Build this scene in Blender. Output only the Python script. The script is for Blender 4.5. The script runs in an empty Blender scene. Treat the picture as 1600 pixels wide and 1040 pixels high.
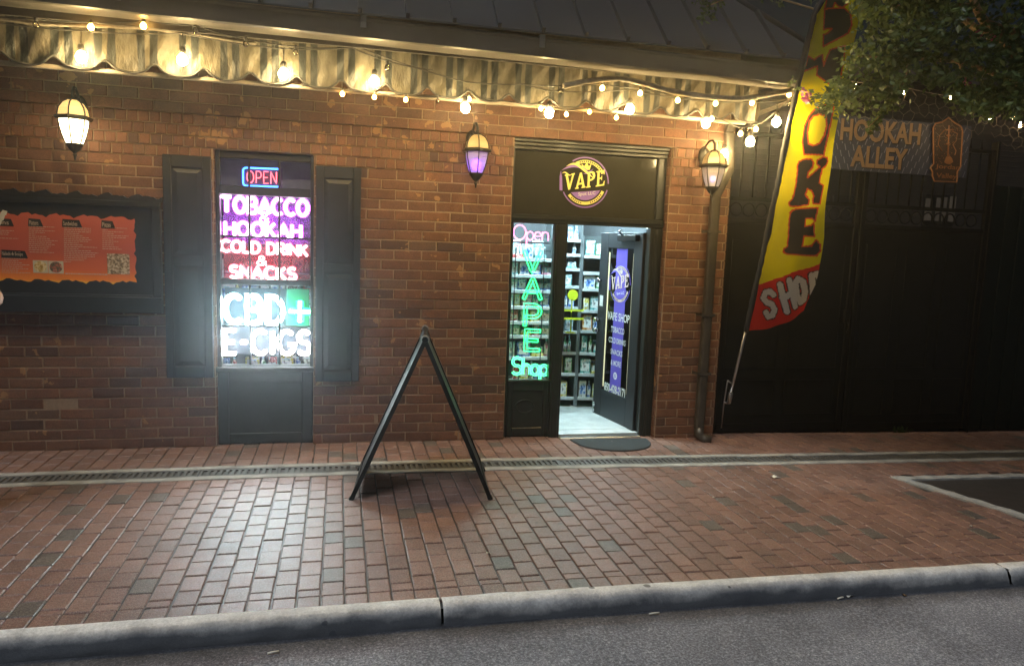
import bpy, math, random
from mathutils import Vector, Matrix
random.seed(7)
sc = bpy.context.scene
COL = sc.collection
R_ = math.radians
# ------------------------------------------------------------------ camera
F, YAW, PITCH, ROLL, CAMH = 1150.0, R_(13.3), R_(-7.0), R_(2.1), 1.6
FW = Vector((math.sin(YAW)*math.cos(PITCH), math.cos(YAW)*math.cos(PITCH), math.sin(PITCH)))
_r = Vector((math.cos(YAW), -math.sin(YAW), 0)); _u = _r.cross(FW)
CR = _r*math.cos(ROLL)+_u*math.sin(ROLL); CU = _u*math.cos(ROLL)-_r*math.sin(ROLL)
CP = Vector((0.0, -5.745, CAMH))
cd = bpy.data.cameras.new('camera'); cam = bpy.data.objects.new('camera', cd); COL.objects.link(cam)
cd.sensor_width = 36; cd.lens = F/1600*36; cd.clip_end = 500; cd.clip_start = .05
cam.matrix_world = Matrix(((CR.x, CU.x, -FW.x, CP.x), (CR.y, CU.y, -FW.y, CP.y), (CR.z, CU.z, -FW.z, CP.z), (0, 0, 0, 1)))
sc.camera = cam
# ------------------------------------------------------------------ night sky, weak overhead light, exposure
SUN_EL, SUN_ROT = R_(60), R_(222)
w = bpy.data.worlds.new('World'); sc.world = w; w.use_nodes = True
nt = w.node_tree; sky = nt.nodes.new('ShaderNodeTexSky'); sky.sky_type = 'NISHITA'; sky.sun_disc = False
sky.sun_elevation = R_(1.0); sky.sun_rotation = SUN_ROT; sky.air_density = 1.0; sky.dust_density = 2.0; sky.ozone_density = 2.0
bg = nt.nodes['Background']; bg.inputs['Strength'].default_value = 0.012
nt.links.new(sky.outputs[0], bg.inputs['Color'])
sl = bpy.data.lights.new('sun', 'SUN'); so = bpy.data.objects.new('sun', sl); COL.objects.link(so)
sl.energy = 1.25; sl.angle = R_(24); sl.color = (.86, .92, 1.0)
so.rotation_euler = (R_(30), 0, R_(-42))
so.location = (0, -6, 12)
sc.view_settings.view_transform = 'Standard'; sc.view_settings.look = 'None'
sc.view_settings.exposure = 0.3; sc.view_settings.gamma = 1.0
sc.cycles.use_denoising = True
sc.cycles.max_bounces = 6; sc.cycles.diffuse_bounces = 3; sc.cycles.glossy_bounces = 3
sc.cycles.transmission_bounces = 4; sc.cycles.transparent_max_bounces = 8
sc.cycles.sample_clamp_indirect = 4.0; sc.cycles.caustics_reflective = False; sc.cycles.caustics_refractive = False

# ------------------------------------------------------------------ helpers
def ray(px, py): return CR*((px-800)/F) - CU*((py-520)/F) + FW
def at(px, py, Y=0.0):
    d = ray(px, py); return CP + d*((Y-CP.y)/d.y)
def G(x): return -0.017*(math.log1p(math.exp(min(30, (x-1.0)*2.5)))/2.5)
def gat(px, py, lift=0.0):
    z = 0.0
    for _ in range(4):
        d = ray(px, py); p = CP + d*((z-CP.z)/d.z); z = G(p.x)+lift
    return p
def tag(o, label=None, cat=None, group=None, kind=None):
    if label: o['label'] = label
    if cat: o['category'] = cat
    if group: o['group'] = group
    if kind: o['kind'] = kind
    return o
def empty(name, loc, label, cat, group=None):
    o = bpy.data.objects.new(name, None); COL.objects.link(o); o.location = loc; o.empty_display_size = .1
    return tag(o, label, cat, group)

class MB:
    """collects geometry in world space; build() links ONE mesh object"""
    def __init__(s): s.v = []; s.f = []; s.m = []; s.sm = []; s.c = []
    def face(s, idx, mi=0, smooth=False, col=None):
        s.f.append(idx); s.m.append(mi); s.sm.append(smooth); s.c.append(col)
    def poly(s, pts, mi=0, smooth=False, col=None):
        b = len(s.v); s.v += [tuple(p) for p in pts]; s.face(list(range(b, b+len(pts))), mi, smooth, col)
    def box(s, x0, x1, y0, y1, z0, z1, mi=0, bev=0.0, M=None, col=None):
        if bev > 0:
            bev = min(bev, (x1-x0)*.45, (y1-y0)*.45, (z1-z0)*.45)
            P = []
            for sx in (0, 1):
                for sy in (0, 1):
                    for sz in (0, 1):
                        X, Y, Z = (x0, x1)[sx], (y0, y1)[sy], (z0, z1)[sz]
                        dx, dy, dz = bev*(1-2*sx), bev*(1-2*sy), bev*(1-2*sz)
                        P += [(X, Y+dy, Z+dz), (X+dx, Y, Z+dz), (X+dx, Y+dy, Z)]
            I = lambda sx, sy, sz, k: ((sx*2+sy)*2+sz)*3+k
            Fs = []
            for k, ring in ((0, lambda a, b, c: (c, a, b)), (1, lambda a, b, c: (a, c, b)), (2, lambda a, b, c: (a, b, c))):
                for c in (0, 1): Fs.append([I(*ring(a, b, c), k) for a, b in ((0, 0), (1, 0), (1, 1), (0, 1))])
            for a in (0, 1):
                for b in (0, 1):
                    Fs.append([I(0, a, b, 1), I(1, a, b, 1), I(1, a, b, 2), I(0, a, b, 2)])
                    Fs.append([I(a, 0, b, 0), I(a, 1, b, 0), I(a, 1, b, 2), I(a, 0, b, 2)])
                    Fs.append([I(a, b, 0, 0), I(a, b, 1, 0), I(a, b, 1, 1), I(a, b, 0, 1)])
                    for c in (0, 1): Fs.append([I(a, b, c, 0), I(a, b, c, 1), I(a, b, c, 2)])
        else:
            P = [(x, y, z) for x in (x0, x1) for y in (y0, y1) for z in (z0, z1)]
            Fs = [[0, 1, 3, 2], [4, 6, 7, 5], [0, 4, 5, 1], [2, 3, 7, 6], [0, 2, 6, 4], [1, 5, 7, 3]]
        cen = Vector(((x0+x1)/2, (y0+y1)/2, (z0+z1)/2))
        b = len(s.v)
        for f in Fs:   # outward winding
            a = [Vector(P[i]) for i in f]; n = (a[1]-a[0]).cross(a[2]-a[0])
            if n.dot(sum(a, Vector())/len(a)-cen) < 0: f.reverse()
            s.face([b+i for i in f], mi, False, col)
        s.v += [tuple(M @ Vector(p)) if M else p for p in P]
        return s
    def tube(s, pts, r, n=8, mi=0, closed=False, cap=True, r1=None):
        pts = [Vector(p) for p in pts]; k = len(pts)
        if k < 2: return s
        b = len(s.v); nrm = None
        for i in range(k):
            if closed: t = pts[(i+1) % k]-pts[i-1]
            else: t = pts[min(i+1, k-1)]-pts[max(i-1, 0)]
            t = t.normalized() if t.length > 1e-9 else Vector((0, 0, 1))
            if nrm is None:
                nrm = t.cross(Vector((0, 0, 1))) if abs(t.z) < .9 else t.cross(Vector((1, 0, 0)))
            nrm = (nrm - t*nrm.dot(t)); nrm = nrm.normalized() if nrm.length > 1e-6 else t.orthogonal().normalized()
            bn = t.cross(nrm)
            rr = r(i/(k-1)) if callable(r) else (r if r1 is None else r+(r1-r)*i/(k-1))
            for j in range(n):
                a = 2*math.pi*j/n; s.v.append(tuple(pts[i]+nrm*(rr*math.cos(a))+bn*(rr*math.sin(a))))
        for i in range(k if closed else k-1):
            i2 = (i+1) % k
            for j in range(n):
                s.face([b+i*n+j, b+i*n+(j+1) % n, b+i2*n+(j+1) % n, b+i2*n+j], mi, True)
        if cap and not closed:
            s.face([b+j for j in reversed(range(n))], mi); s.face([b+(k-1)*n+j for j in range(n)], mi)
        return s
    def lathe(s, prof, c, n=16, mi=0, smooth=True, rot=0.0):
        b = len(s.v)
        for r, z in prof:
            for j in range(n):
                a = 2*math.pi*j/n+rot; s.v.append((c[0]+r*math.cos(a), c[1]+r*math.sin(a), c[2]+z))
        for i in range(len(prof)-1):
            for j in range(n):
                s.face([b+i*n+j, b+i*n+(j+1) % n, b+(i+1)*n+(j+1) % n, b+(i+1)*n+j], mi, smooth)
        return s
    def sphere(s, c, r, n=12, m=8, mi=0, sz=1.0):
        return s.lathe([(max(1e-4, r*math.sin(math.pi*i/m)), -r*sz*math.cos(math.pi*i/m)) for i in range(m+1)], c, n, mi)
    def grid(s, fn, nu, nv, mi=0, smooth=True, mfn=None):
        b = len(s.v)
        for j in range(nv+1):
            for i in range(nu+1): s.v.append(tuple(fn(i/nu, j/nv)))
        for j in range(nv):
            for i in range(nu):
                k = b+j*(nu+1)+i
                s.face([k, k+1, k+nu+2, k+nu+1], mfn((i+.5)/nu, (j+.5)/nv) if mfn else mi, smooth)
        return s
    def prism(s, poly2, fn, t0, t1, mi=0):
        """2D outline (a,b) -> fn(a,b,t); front at t0, back at t1"""
        n = len(poly2); b = len(s.v)
        s.v += [tuple(fn(a, c, t0)) for a, c in poly2] + [tuple(fn(a, c, t1)) for a, c in poly2]
        s.face(list(range(b, b+n)), mi); s.face(list(range(b+2*n-1, b+n-1, -1)), mi)
        for i in range(n): s.face([b+i, b+n+i, b+n+(i+1) % n, b+(i+1) % n], mi)
        return s
    def add(s, vs, fs, mi=0):
        b = len(s.v); s.v += [tuple(v) for v in vs]
        for f in fs: s.face([b+i for i in f], mi)
        return s
    def build(s, name, mats, parent=None):
        me = bpy.data.meshes.new(name)
        org = Vector(parent['_w']) if parent is not None and '_w' in parent else Vector((0, 0, 0))
        me.from_pydata([tuple(Vector(v)-org) for v in s.v], [], s.f)
        if not isinstance(mats, (list, tuple)): mats = [mats]
        for m in mats: me.materials.append(m)
        me.polygons.foreach_set('material_index', s.m); me.polygons.foreach_set('use_smooth', s.sm)
        if any(c is not None for c in s.c):
            ca = me.color_attributes.new('tone', 'FLOAT_COLOR', 'CORNER'); dat = []
            for p, c in zip(me.polygons, s.c):
                c = c or (.5, .5, .5)
                for _ in p.loop_indices: dat += [c[0], c[1], c[2], 1.0]
            ca.data.foreach_set('color', dat)
        me.update()
        o = bpy.data.objects.new(name, me); COL.objects.link(o)
        if parent is not None: o.parent = parent
        else: o.location = (0, 0, 0)
        o['_w'] = tuple(org)
        return o
def thing(name, loc, label, cat, group=None):
    o = empty(name, loc, label, cat, group); o['_w'] = tuple(loc); return o

# ------------------------------------------------------------------ materials
def nodes(name):
    m = bpy.data.materials.new(name); m.use_nodes = True
    return m, m.node_tree, m.node_tree.nodes['Principled BSDF']
def rgb(c): return (c[0], c[1], c[2], 1.0)
def link(t, a, b): t.links.new(a, b)
def coordn(t, scale=1.0, kind='Object'):
    tc = t.nodes.new('ShaderNodeTexCoord'); return tc.outputs[kind]
def noise(t, vec, scale, detail=4, rough=.6):
    n = t.nodes.new('ShaderNodeTexNoise'); n.inputs['Scale'].default_value = scale; n.inputs['Detail'].default_value = detail
    n.inputs['Roughness'].default_value = rough; link(t, vec, n.inputs['Vector']); return n.outputs['Fac']
def ramp(t, fac, stops):
    r = t.nodes.new('ShaderNodeValToRGB'); link(t, fac, r.inputs[0]); e = r.color_ramp.elements
    e[0].position, e[0].color = stops[0][0], rgb(stops[0][1]); e[1].position, e[1].color = stops[-1][0], rgb(stops[-1][1])
    for p, c in stops[1:-1]:
        k = e.new(p); k.color = rgb(c)
    return r.outputs[0]
def mixc(t, fac, a, b, mode='MIX'):
    n = t.nodes.new('ShaderNodeMix'); n.data_type = 'RGBA'; n.blend_type = mode
    for sk, v in ((n.inputs['Factor'], fac), (n.inputs['A'], a), (n.inputs['B'], b)):
        if isinstance(v, (int, float)): sk.default_value = v
        elif isinstance(v, tuple): sk.default_value = rgb(v)
        else: link(t, v, sk)
    return n.outputs['Result']
def math_(t, op, a, b=None):
    n = t.nodes.new('ShaderNodeMath'); n.operation = op
    for i, v in enumerate((a, b)):
        if v is None: continue
        if isinstance(v, (int, float)): n.inputs[i].default_value = v
        else: link(t, v, n.inputs[i])
    return n.outputs[0]
def bump(t, bs, h, strength=.3, dist=.01):
    b = t.nodes.new('ShaderNodeBump'); b.inputs['Strength'].default_value = strength; b.inputs['Distance'].default_value = dist
    link(t, h, b.inputs['Height']); link(t, b.outputs[0], bs.inputs['Normal'])
def plain(name, c, rough=.5, metal=0.0, var=.25, vs=9.0, bmp=.12, bs_scale=60.0, spec=.5):
    m, t, b = nodes(name); v = coordn(t)
    f = noise(t, v, vs, 5, .65)
    lo = tuple(x*(1-var) for x in c); hi = tuple(min(1, x*(1+var)) for x in c)
    link(t, ramp(t, f, [(.3, lo), (.7, hi)]), b.inputs['Base Color'])
    rr = t.nodes.new('ShaderNodeMapRange'); link(t, f, rr.inputs[0]); rr.inputs[3].default_value = max(.03, rough-.1); rr.inputs[4].default_value = min(1, rough+.12)
    link(t, rr.outputs[0], b.inputs['Roughness'])
    b.inputs['Metallic'].default_value = metal; b.inputs['Specular IOR Level'].default_value = spec
    if name in ('iron', 'black_paint', 'dark_green'): b.inputs['Specular IOR Level'].default_value = .2
    if bmp: bump(t, b, noise(t, v, bs_scale, 3), bmp, .004)
    return m
def emit(name, c, s):
    m, t, b = nodes(name); b.inputs['Base Color'].default_value = rgb(tuple(x*.5+.1 for x in c))
    b.inputs['Emission Color'].default_value = rgb(c); b.inputs['Emission Strength'].default_value = s
    b.inputs['Roughness'].default_value = .4
    return m
def glassm(name, tint=(1, 1, 1), refl=1.0, rough=.0):
    m = bpy.data.materials.new(name); m.use_nodes = True; t = m.node_tree; t.nodes.clear()
    out = t.nodes.new('ShaderNodeOutputMaterial'); tr = t.nodes.new('ShaderNodeBsdfTransparent'); tr.inputs[0].default_value = rgb(tint)
    gl = t.nodes.new('ShaderNodeBsdfGlossy'); gl.inputs['Roughness'].default_value = rough
    fr = t.nodes.new('ShaderNodeFresnel'); fr.inputs[0].default_value = 1.5
    mx = t.nodes.new('ShaderNodeMixShader'); link(t, math_(t, 'MULTIPLY', fr.outputs[0], refl), mx.inputs[0])
    link(t, tr.outputs[0], mx.inputs[1]); link(t, gl.outputs[0], mx.inputs[2]); link(t, mx.outputs[0], out.inputs[0])
    return m

def masonry(name, stops, mort, rough, patch=None, speck=None, bmp=.5):
    """per-brick tone from the 'tone' attribute + noise; blue channel 0 marks mortar"""
    m, t, b = nodes(name); v = coordn(t)
    a = t.nodes.new('ShaderNodeAttribute'); a.attribute_name = 'tone'
    sep = t.nodes.new('ShaderNodeSeparateColor'); link(t, a.outputs['Color'], sep.inputs[0])
    c = ramp(t, sep.outputs[0], stops)
    n1 = noise(t, v, 14, 6, .7); c = mixc(t, .55, c, ramp(t, n1, [(.25, (.35, .35, .35)), (.75, (1.35, 1.35, 1.35))]), 'MULTIPLY')
    n2 = noise(t, v, 105, 3, .8); c = mixc(t, .75 if speck else .45, c, ramp(t, n2, [(.32, (.40, .40, .40)), (.68, (1.55, 1.55, 1.55))]), 'MULTIPLY')
    n3 = noise(t, v, 1.1, 4, .6); c = mixc(t, .4, c, ramp(t, n3, [(.3, (.6, .6, .6)), (.7, (1.2, 1.2, 1.2))]), 'MULTIPLY')
    if patch:
        pn = noise(t, v, 9.0, 3, .5); pz = noise(t, v, .9, 2, .5)
        k = math_(t, 'MULTIPLY', math_(t, 'GREATER_THAN', pn, .63), math_(t, 'GREATER_THAN', pz, .5))
        c = mixc(t, math_(t, 'MULTIPLY', k, .75), c, patch)
    if speck:
        vo = t.nodes.new('ShaderNodeTexVoronoi'); vo.inputs['Scale'].default_value = 420; link(t, v, vo.inputs['Vector'])
        s2 = t.nodes.new('ShaderNodeSeparateColor'); link(t, vo.outputs['Color'], s2.inputs[0])
        c = mixc(t, math_(t, 'MULTIPLY', math_(t, 'GREATER_THAN', s2.outputs[0], .86), .6), c, speck)
    if speck:
        vg = t.nodes.new('ShaderNodeTexVoronoi'); vg.inputs['Scale'].default_value = 2.6; link(t, v, vg.inputs['Vector'])
        gum = math_(t, 'LESS_THAN', math_(t, 'ADD', vg.outputs['Distance'], math_(t, 'MULTIPLY', noise(t, v, 50, 2), .02)), .052)
        c = mixc(t, math_(t, 'MULTIPLY', gum, .65), c, (.045, .04, .037))
        c = mixc(t, .5, c, ramp(t, noise(t, v, .75, 5, .65), [(.32, (.52, .52, .52)), (.56, (1.12, 1.1, 1.08))]), 'MULTIPLY')
    mc = mixc(t, .5, mort, ramp(t, noise(t, v, 40, 5, .7), [(.25, (.4, .4, .4)), (.75, (1.4, 1.4, 1.4))]), 'MULTIPLY')
    c = mixc(t, sep.outputs[2], mc, c)
    link(t, c, b.inputs['Base Color'])
    rr = t.nodes.new('ShaderNodeMapRange'); link(t, n1, rr.inputs[0]); rr.inputs[3].default_value = rough-.12; rr.inputs[4].default_value = rough+.15
    link(t, rr.outputs[0], b.inputs['Roughness'])
    h = math_(t, 'ADD', math_(t, 'MULTIPLY', n1, .8), math_(t, 'MULTIPLY', n2, .6))
    bump(t, b, h, bmp, .006)
    return m

M = {}
M['brick'] = masonry('brick', [(0, (.095, .050, .034)), (.12, (.14, .064, .037)), (.5, (.18, .080, .043)), (.85, (.215, .096, .05)), (1, (.155, .088, .055))],
                     (.31, .215, .14), .78, patch=(.40, .22, .10))
M['paver'] = masonry('paver', [(0, (.125, .105, .09)), (.16, (.15, .118, .098)), (.22, (.20, .112, .088)), (.6, (.25, .134, .102)), (1, (.295, .165, .126))],
                     (.05, .042, .036), .38, speck=(.46, .40, .34), bmp=.75)
M['black_paint'] = plain('black_paint', (.009, .0095, .0095), .38, var=.3, bmp=.05)
M['frame_paint'] = plain('frame_paint', (.017, .019, .017), .36, var=.3, bmp=.05)
M['shutter_paint'] = plain('shutter_paint', (.016, .017, .020), .42, var=.25, bmp=.06)
M['iron'] = plain('iron', (.006, .006, .006), .45, var=.3)
M['bronze'] = plain('bronze', (.035, .032, .026), .4, metal=.6)
M['roof_metal'] = plain('roof_metal', (.05, .055, .066), .42, metal=.3, var=.18, vs=2.0, bmp=.04, bs_scale=8)
M['gutter_metal'] = plain('gutter_metal', (.10, .09, .078), .45, metal=.2, var=.2, vs=3.0, bmp=.05)
M['soffit'] = plain('soffit', (.055, .048, .04), .7)
M['beige_bar'] = plain('beige_bar', (.20, .165, .125), .5)
M['spout'] = plain('spout', (.045, .038, .03), .38, var=.35)
M['concrete'] = plain('concrete', (.34, .33, .30), .85, var=.35, vs=7, bmp=.4, bs_scale=120)
M['grate_iron'] = plain('grate_iron', (.13, .127, .12), .5, metal=.2, var=.3)
M['void'] = plain('void', (.004, .004, .004), .9, bmp=0)
M['rubber'] = plain('rubber', (.028, .03, .03), .85, var=.4, vs=60, bmp=.6, bs_scale=250)
M['chrome'] = plain('chrome', (.6, .62, .63), .22, metal=1, var=.1, bmp=0)
M['aluminium'] = plain('aluminium', (.5, .5, .5), .35, metal=1, var=.15, bmp=0)
M['interior_wall'] = plain('interior_wall', (.10, .11, .12), .6)
M['interior_back'] = plain('interior_back', (.07, .085, .09), .55)
M['interior_floor'] = plain('interior_floor', (.62, .66, .66), .35, var=.22, vs=6, bmp=.05)
M['ceiling_paint'] = plain('ceiling_paint', (.4, .42, .43), .8)
M['shelf_metal'] = plain('shelf_metal', (.16, .18, .19), .4, metal=.3)
M['shelf_lip'] = plain('shelf_lip', (.55, .6, .62), .4)
M['wood_dark'] = plain('wood_dark', (.03, .022, .018), .5)
M['skin'] = plain('skin', (.55, .34, .25), .5, var=.08, bmp=.1, bs_scale=200)
M['shirt'] = plain('shirt', (.05, .06, .09), .9, bmp=.2, bs_scale=300)
M['trousers'] = plain('trousers', (.03, .035, .05), .9, bmp=.2, bs_scale=300)
M['hair'] = plain('hair', (.03, .018, .012), .6, var=.5, vs=80, bmp=.5)
M['shoe'] = plain('shoe', (.1, .1, .1), .6)
M['foam'] = plain('foam', (.16, .135, .10), .8, var=.4, vs=25, bmp=.5)
M['cable'] = plain('cable', (.03, .028, .025), .6, bmp=0)
M['bark'] = plain('bark', (.30, .20, .10), .8, var=.4, vs=14, bmp=.5, bs_scale=40)
M['white_print'] = plain('white_print', (.78, .78, .76), .5, var=.05, bmp=0)
M['cream_print'] = plain('cream_print', (.66, .52, .42), .5, var=.05, bmp=0)
M['yellow_print'] = plain('yellow_print', (.90, .86, .25), .45, var=.05, bmp=0)
M['lime'] = plain('lime', (.72, .80, .03), .45, var=.05, bmp=0)
M['purple_print'] = plain('purple_print', (.30, .17, .62), .45, var=.05, bmp=0)
M['black_print'] = plain('black_print', (.02, .02, .022), .5, var=.1, bmp=0)
M['gold_print'] = plain('gold_print', (.27, .165, .08), .45, var=.2, vs=4, bmp=0)
M['glass'] = glassm('glass', (.97, .98, .98), .7)
M['bulb_clear'] = glassm('bulb_clear', (.9, .85, .75), 1.6)
M['bulb_big'] = emit('bulb_big', (1.0, .73, .32), 370)
M['bulb_small'] = emit('bulb_small', (1.0, .53, .11), 70)
M['bulb_tree'] = emit('bulb_tree', (1.0, .66, .30), 110)
# ------------------------------------------------------------------ text
def text_geo(body, w, h, bold=0.0, res=3):
    """mesh of the built-in font, scaled to fill a w x h box with origin bottom-left (2D)"""
    cu = bpy.data.curves.new('t', 'FONT'); cu.body = body; cu.offset = bold; cu.resolution_u = res; cu.fill_mode = 'FRONT'
    o = bpy.data.objects.new('t', cu); COL.objects.link(o)
    dg = bpy.context.evaluated_depsgraph_get(); me = bpy.data.meshes.new_from_object(o.evaluated_get(dg))
    vs = [(v.co.x, v.co.y) for v in me.vertices]; fs = [list(p.vertices) for p in me.polygons]
    COL.objects.unlink(o); bpy.data.objects.remove(o); bpy.data.curves.remove(cu); bpy.data.meshes.remove(me)
    x0 = min(a for a, _ in vs); x1 = max(a for a, _ in vs); y0 = min(b for _, b in vs); y1 = max(b for _, b in vs)
    if w is None: w = h*(x1-x0)/(y1-y0)
    return [((a-x0)/(x1-x0)*w, (b-y0)/(y1-y0)*h) for a, b in vs], fs, w
def put_text(mb, body, fn, w, h, mi=0, bold=0.0):
    vs, fs, w = text_geo(body, w, h, bold); mb.add([fn(a, b) for a, b in vs], fs, mi); return w
def solid_poly(outer, holes=()):
    """flat filled polygon with holes -> verts, faces (via a filled 2D curve)"""
    cu = bpy.data.curves.new('p', 'CURVE'); cu.dimensions = '2D'; cu.fill_mode = 'FRONT'
    for lp in [outer]+list(holes):
        s = cu.splines.new('POLY'); s.points.add(len(lp)-1); s.use_cyclic_u = True
        for i, (a, b) in enumerate(lp): s.points[i].co = (a, b, 0, 1)
    o = bpy.data.objects.new('p', cu); COL.objects.link(o)
    dg = bpy.context.evaluated_depsgraph_get(); me = bpy.data.meshes.new_from_object(o.evaluated_get(dg))
    vs = [(v.co.x, v.co.y) for v in me.vertices]; fs = [list(p.vertices) for p in me.polygons]
    COL.objects.unlink(o); bpy.data.objects.remove(o); bpy.data.curves.remove(cu); bpy.data.meshes.remove(me)
    return vs, fs
def put_poly(mb, fn, outer, holes=(), mi=0):
    vs, fs = solid_poly(outer, holes); mb.add([fn(a, b) for a, b in vs], fs, mi)
def arc(cx, cy, rx, ry, a0, a1, n=10):
    return [(cx+rx*math.cos(R_(a0+(a1-a0)*i/n)), cy+ry*math.sin(R_(a0+(a1-a0)*i/n))) for i in range(n+1)]
# stroke alphabet for the neon tubes: (width, [polylines])
SF = {
 'T': (.7, [[(0, 1), (.7, 1)], [(.35, 1), (.35, 0)]]),
 'O': (.8, [arc(.4, .5, .4, .5, 0, 360, 24)]),
 'B': (.62, [[(0, .5)]+[(.36, .5)]+arc(.36, .25, .26, .25, 90, -90, 8)+[(0, 0), (0, 1), (.33, 1)]+arc(.33, .75, .24, .25, 90, -90, 8)]),
 'A': (.76, [[(0, 0), (.38, 1), (.76, 0)], [(.15, .36), (.61, .36)]]),
 'C': (.72, [arc(.42, .5, .42, .5, 48, 312, 18)]),
 'H': (.66, [[(0, 0), (0, 1)], [(.66, 0), (.66, 1)], [(0, .5), (.66, .5)]]),
 'K': (.64, [[(0, 0), (0, 1)], [(.6, 1), (0, .42)], [(.18, .58), (.64, 0)]]),
 'L': (.52, [[(0, 1), (0, 0), (.52, 0)]]),
 'D': (.68, [[(0, 0), (0, 1), (.25, 1)]+arc(.25, .5, .43, .5, 90, -90, 12)+[(0, 0)]]),
 'R': (.64, [[(0, 0), (0, 1), (.34, 1)]+arc(.34, .74, .26, .26, 90, -90, 8)+[(0, .48)], [(.3, .48), (.64, 0)]]),
 'I': (.1, [[(.05, 0), (.05, 1)]]),
 'N': (.68, [[(0, 0), (0, 1), (.68, 0), (.68, 1)]]),
 'S': (.6, [arc(.31, .75, .28, .25, 35, 270, 12)+arc(.3, .26, .3, .26, 90, -150, 12)]),
 'E': (.56, [[(.56, 1), (0, 1), (0, 0), (.56, 0)], [(0, .5), (.48, .5)]]),
 'G': (.76, [arc(.42, .5, .42, .5, 48, 350, 18)+[(.5, .42)]]),
 'V': (.76, [[(0, 1), (.38, 0), (.76, 1)]]),
 'P': (.6, [[(0, 0), (0, 1), (.34, 1)]+arc(.34, .72, .26, .28, 90, -90, 8)+[(0, .44)]]),
 '&': (.72, [[(.72, 0), (.2, .66)]+arc(.36, .8, .19, .2, 200, -20, 8)+[(.3, .5)]+arc(.3, .25, .28, .25, 110, 300, 10)+[(.7, .45)]]),
 '-': (.3, [[(0, .5), (.3, .5)]]),
 '+': (.8, [[(0, .5), (.8, .5)], [(.4, .1), (.4, .9)]]),
 'p': (.5, [[(0, -.4), (0, .6)], arc(.25, .3, .25, .3, 180, -180, 16)]),
 'e': (.5, [[(0, .3), (.5, .3)]+arc(.25, .3, .25, .3, 0, 310, 14)]),
 'n': (.46, [[(0, 0), (0, .6)], arc(.23, .36, .23, .24, 180, 0, 8)+[(.46, 0)]]),
 'o': (.5, [arc(.25, .3, .25, .3, 0, 360, 16)]),
 'h': (.46, [[(0, 0), (0, 1)], arc(.23, .36, .23, .24, 180, 0, 8)+[(.46, 0)]]),
 ' ': (.3, []),
}
def offs(pl, d):
    out = []; n = len(pl)
    closed = n > 3 and (Vector(pl[0])-Vector(pl[-1])).length < 1e-4
    for i in range(n):
        if closed: a, b = pl[(i-1) % (n-1)], pl[(i+1) % (n-1)]
        else: a, b = pl[max(0, i-1)], pl[min(n-1, i+1)]
        p, q = Vector(a), Vector(pl[i]); r = Vector(b)
        t1 = (q-p).normalized() if (q-p).length > 1e-9 else (r-q).normalized()
        t2 = (r-q).normalized() if (r-q).length > 1e-9 else t1
        nn = Vector((-(t1+t2).y, (t1+t2).x)); nn = nn.normalized() if nn.length > 1e-6 else Vector((-t1.y, t1.x))
        k = d/max(.72, abs(nn.dot(Vector((-t1.y, t1.x))))); out.append((pl[i][0]+nn.x*k, pl[i][1]+nn.y*k))
    return out
def strokes(body, w, h, gap=.24):
    """polylines of a word filling w x h"""
    x = 0; out = []
    for ch in body:
        cw, pls = SF[ch]
        for pl in pls: out.append([(a+x, b) for a, b in pl])
        x += cw+gap
    tot = x-gap
    return [[(a/tot*w, b*h) for a, b in pl] for pl in out]
def resample(pl, step):
    out = [pl[0]]
    for a, b in zip(pl, pl[1:]):
        L = math.hypot(b[0]-a[0], b[1]-a[1]); n = max(1, int(L/step))
        out += [(a[0]+(b[0]-a[0])*i/n, a[1]+(b[1]-a[1])*i/n) for i in range(1, n+1)]
    return out
def inpoly(x, y, P):
    c = False; j = len(P)-1
    for i in range(len(P)):
        xi, yi = P[i]; xj, yj = P[j]
        if (yi > y) != (yj > y) and x < (xj-xi)*(y-yi)/(yj-yi)+xi: c = not c
        j = i
    return c
def dseg(x, y, a, b):
    dx, dy = b[0]-a[0], b[1]-a[1]; L = dx*dx+dy*dy
    t = 0 if L == 0 else max(0, min(1, ((x-a[0])*dx+(y-a[1])*dy)/L))
    return math.hypot(x-a[0]-t*dx, y-a[1]-t*dy)
def dpoly(x, y, P, closed=True):
    n = len(P); return min(dseg(x, y, P[i], P[(i+1) % n]) for i in range(n if closed else n-1))

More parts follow.
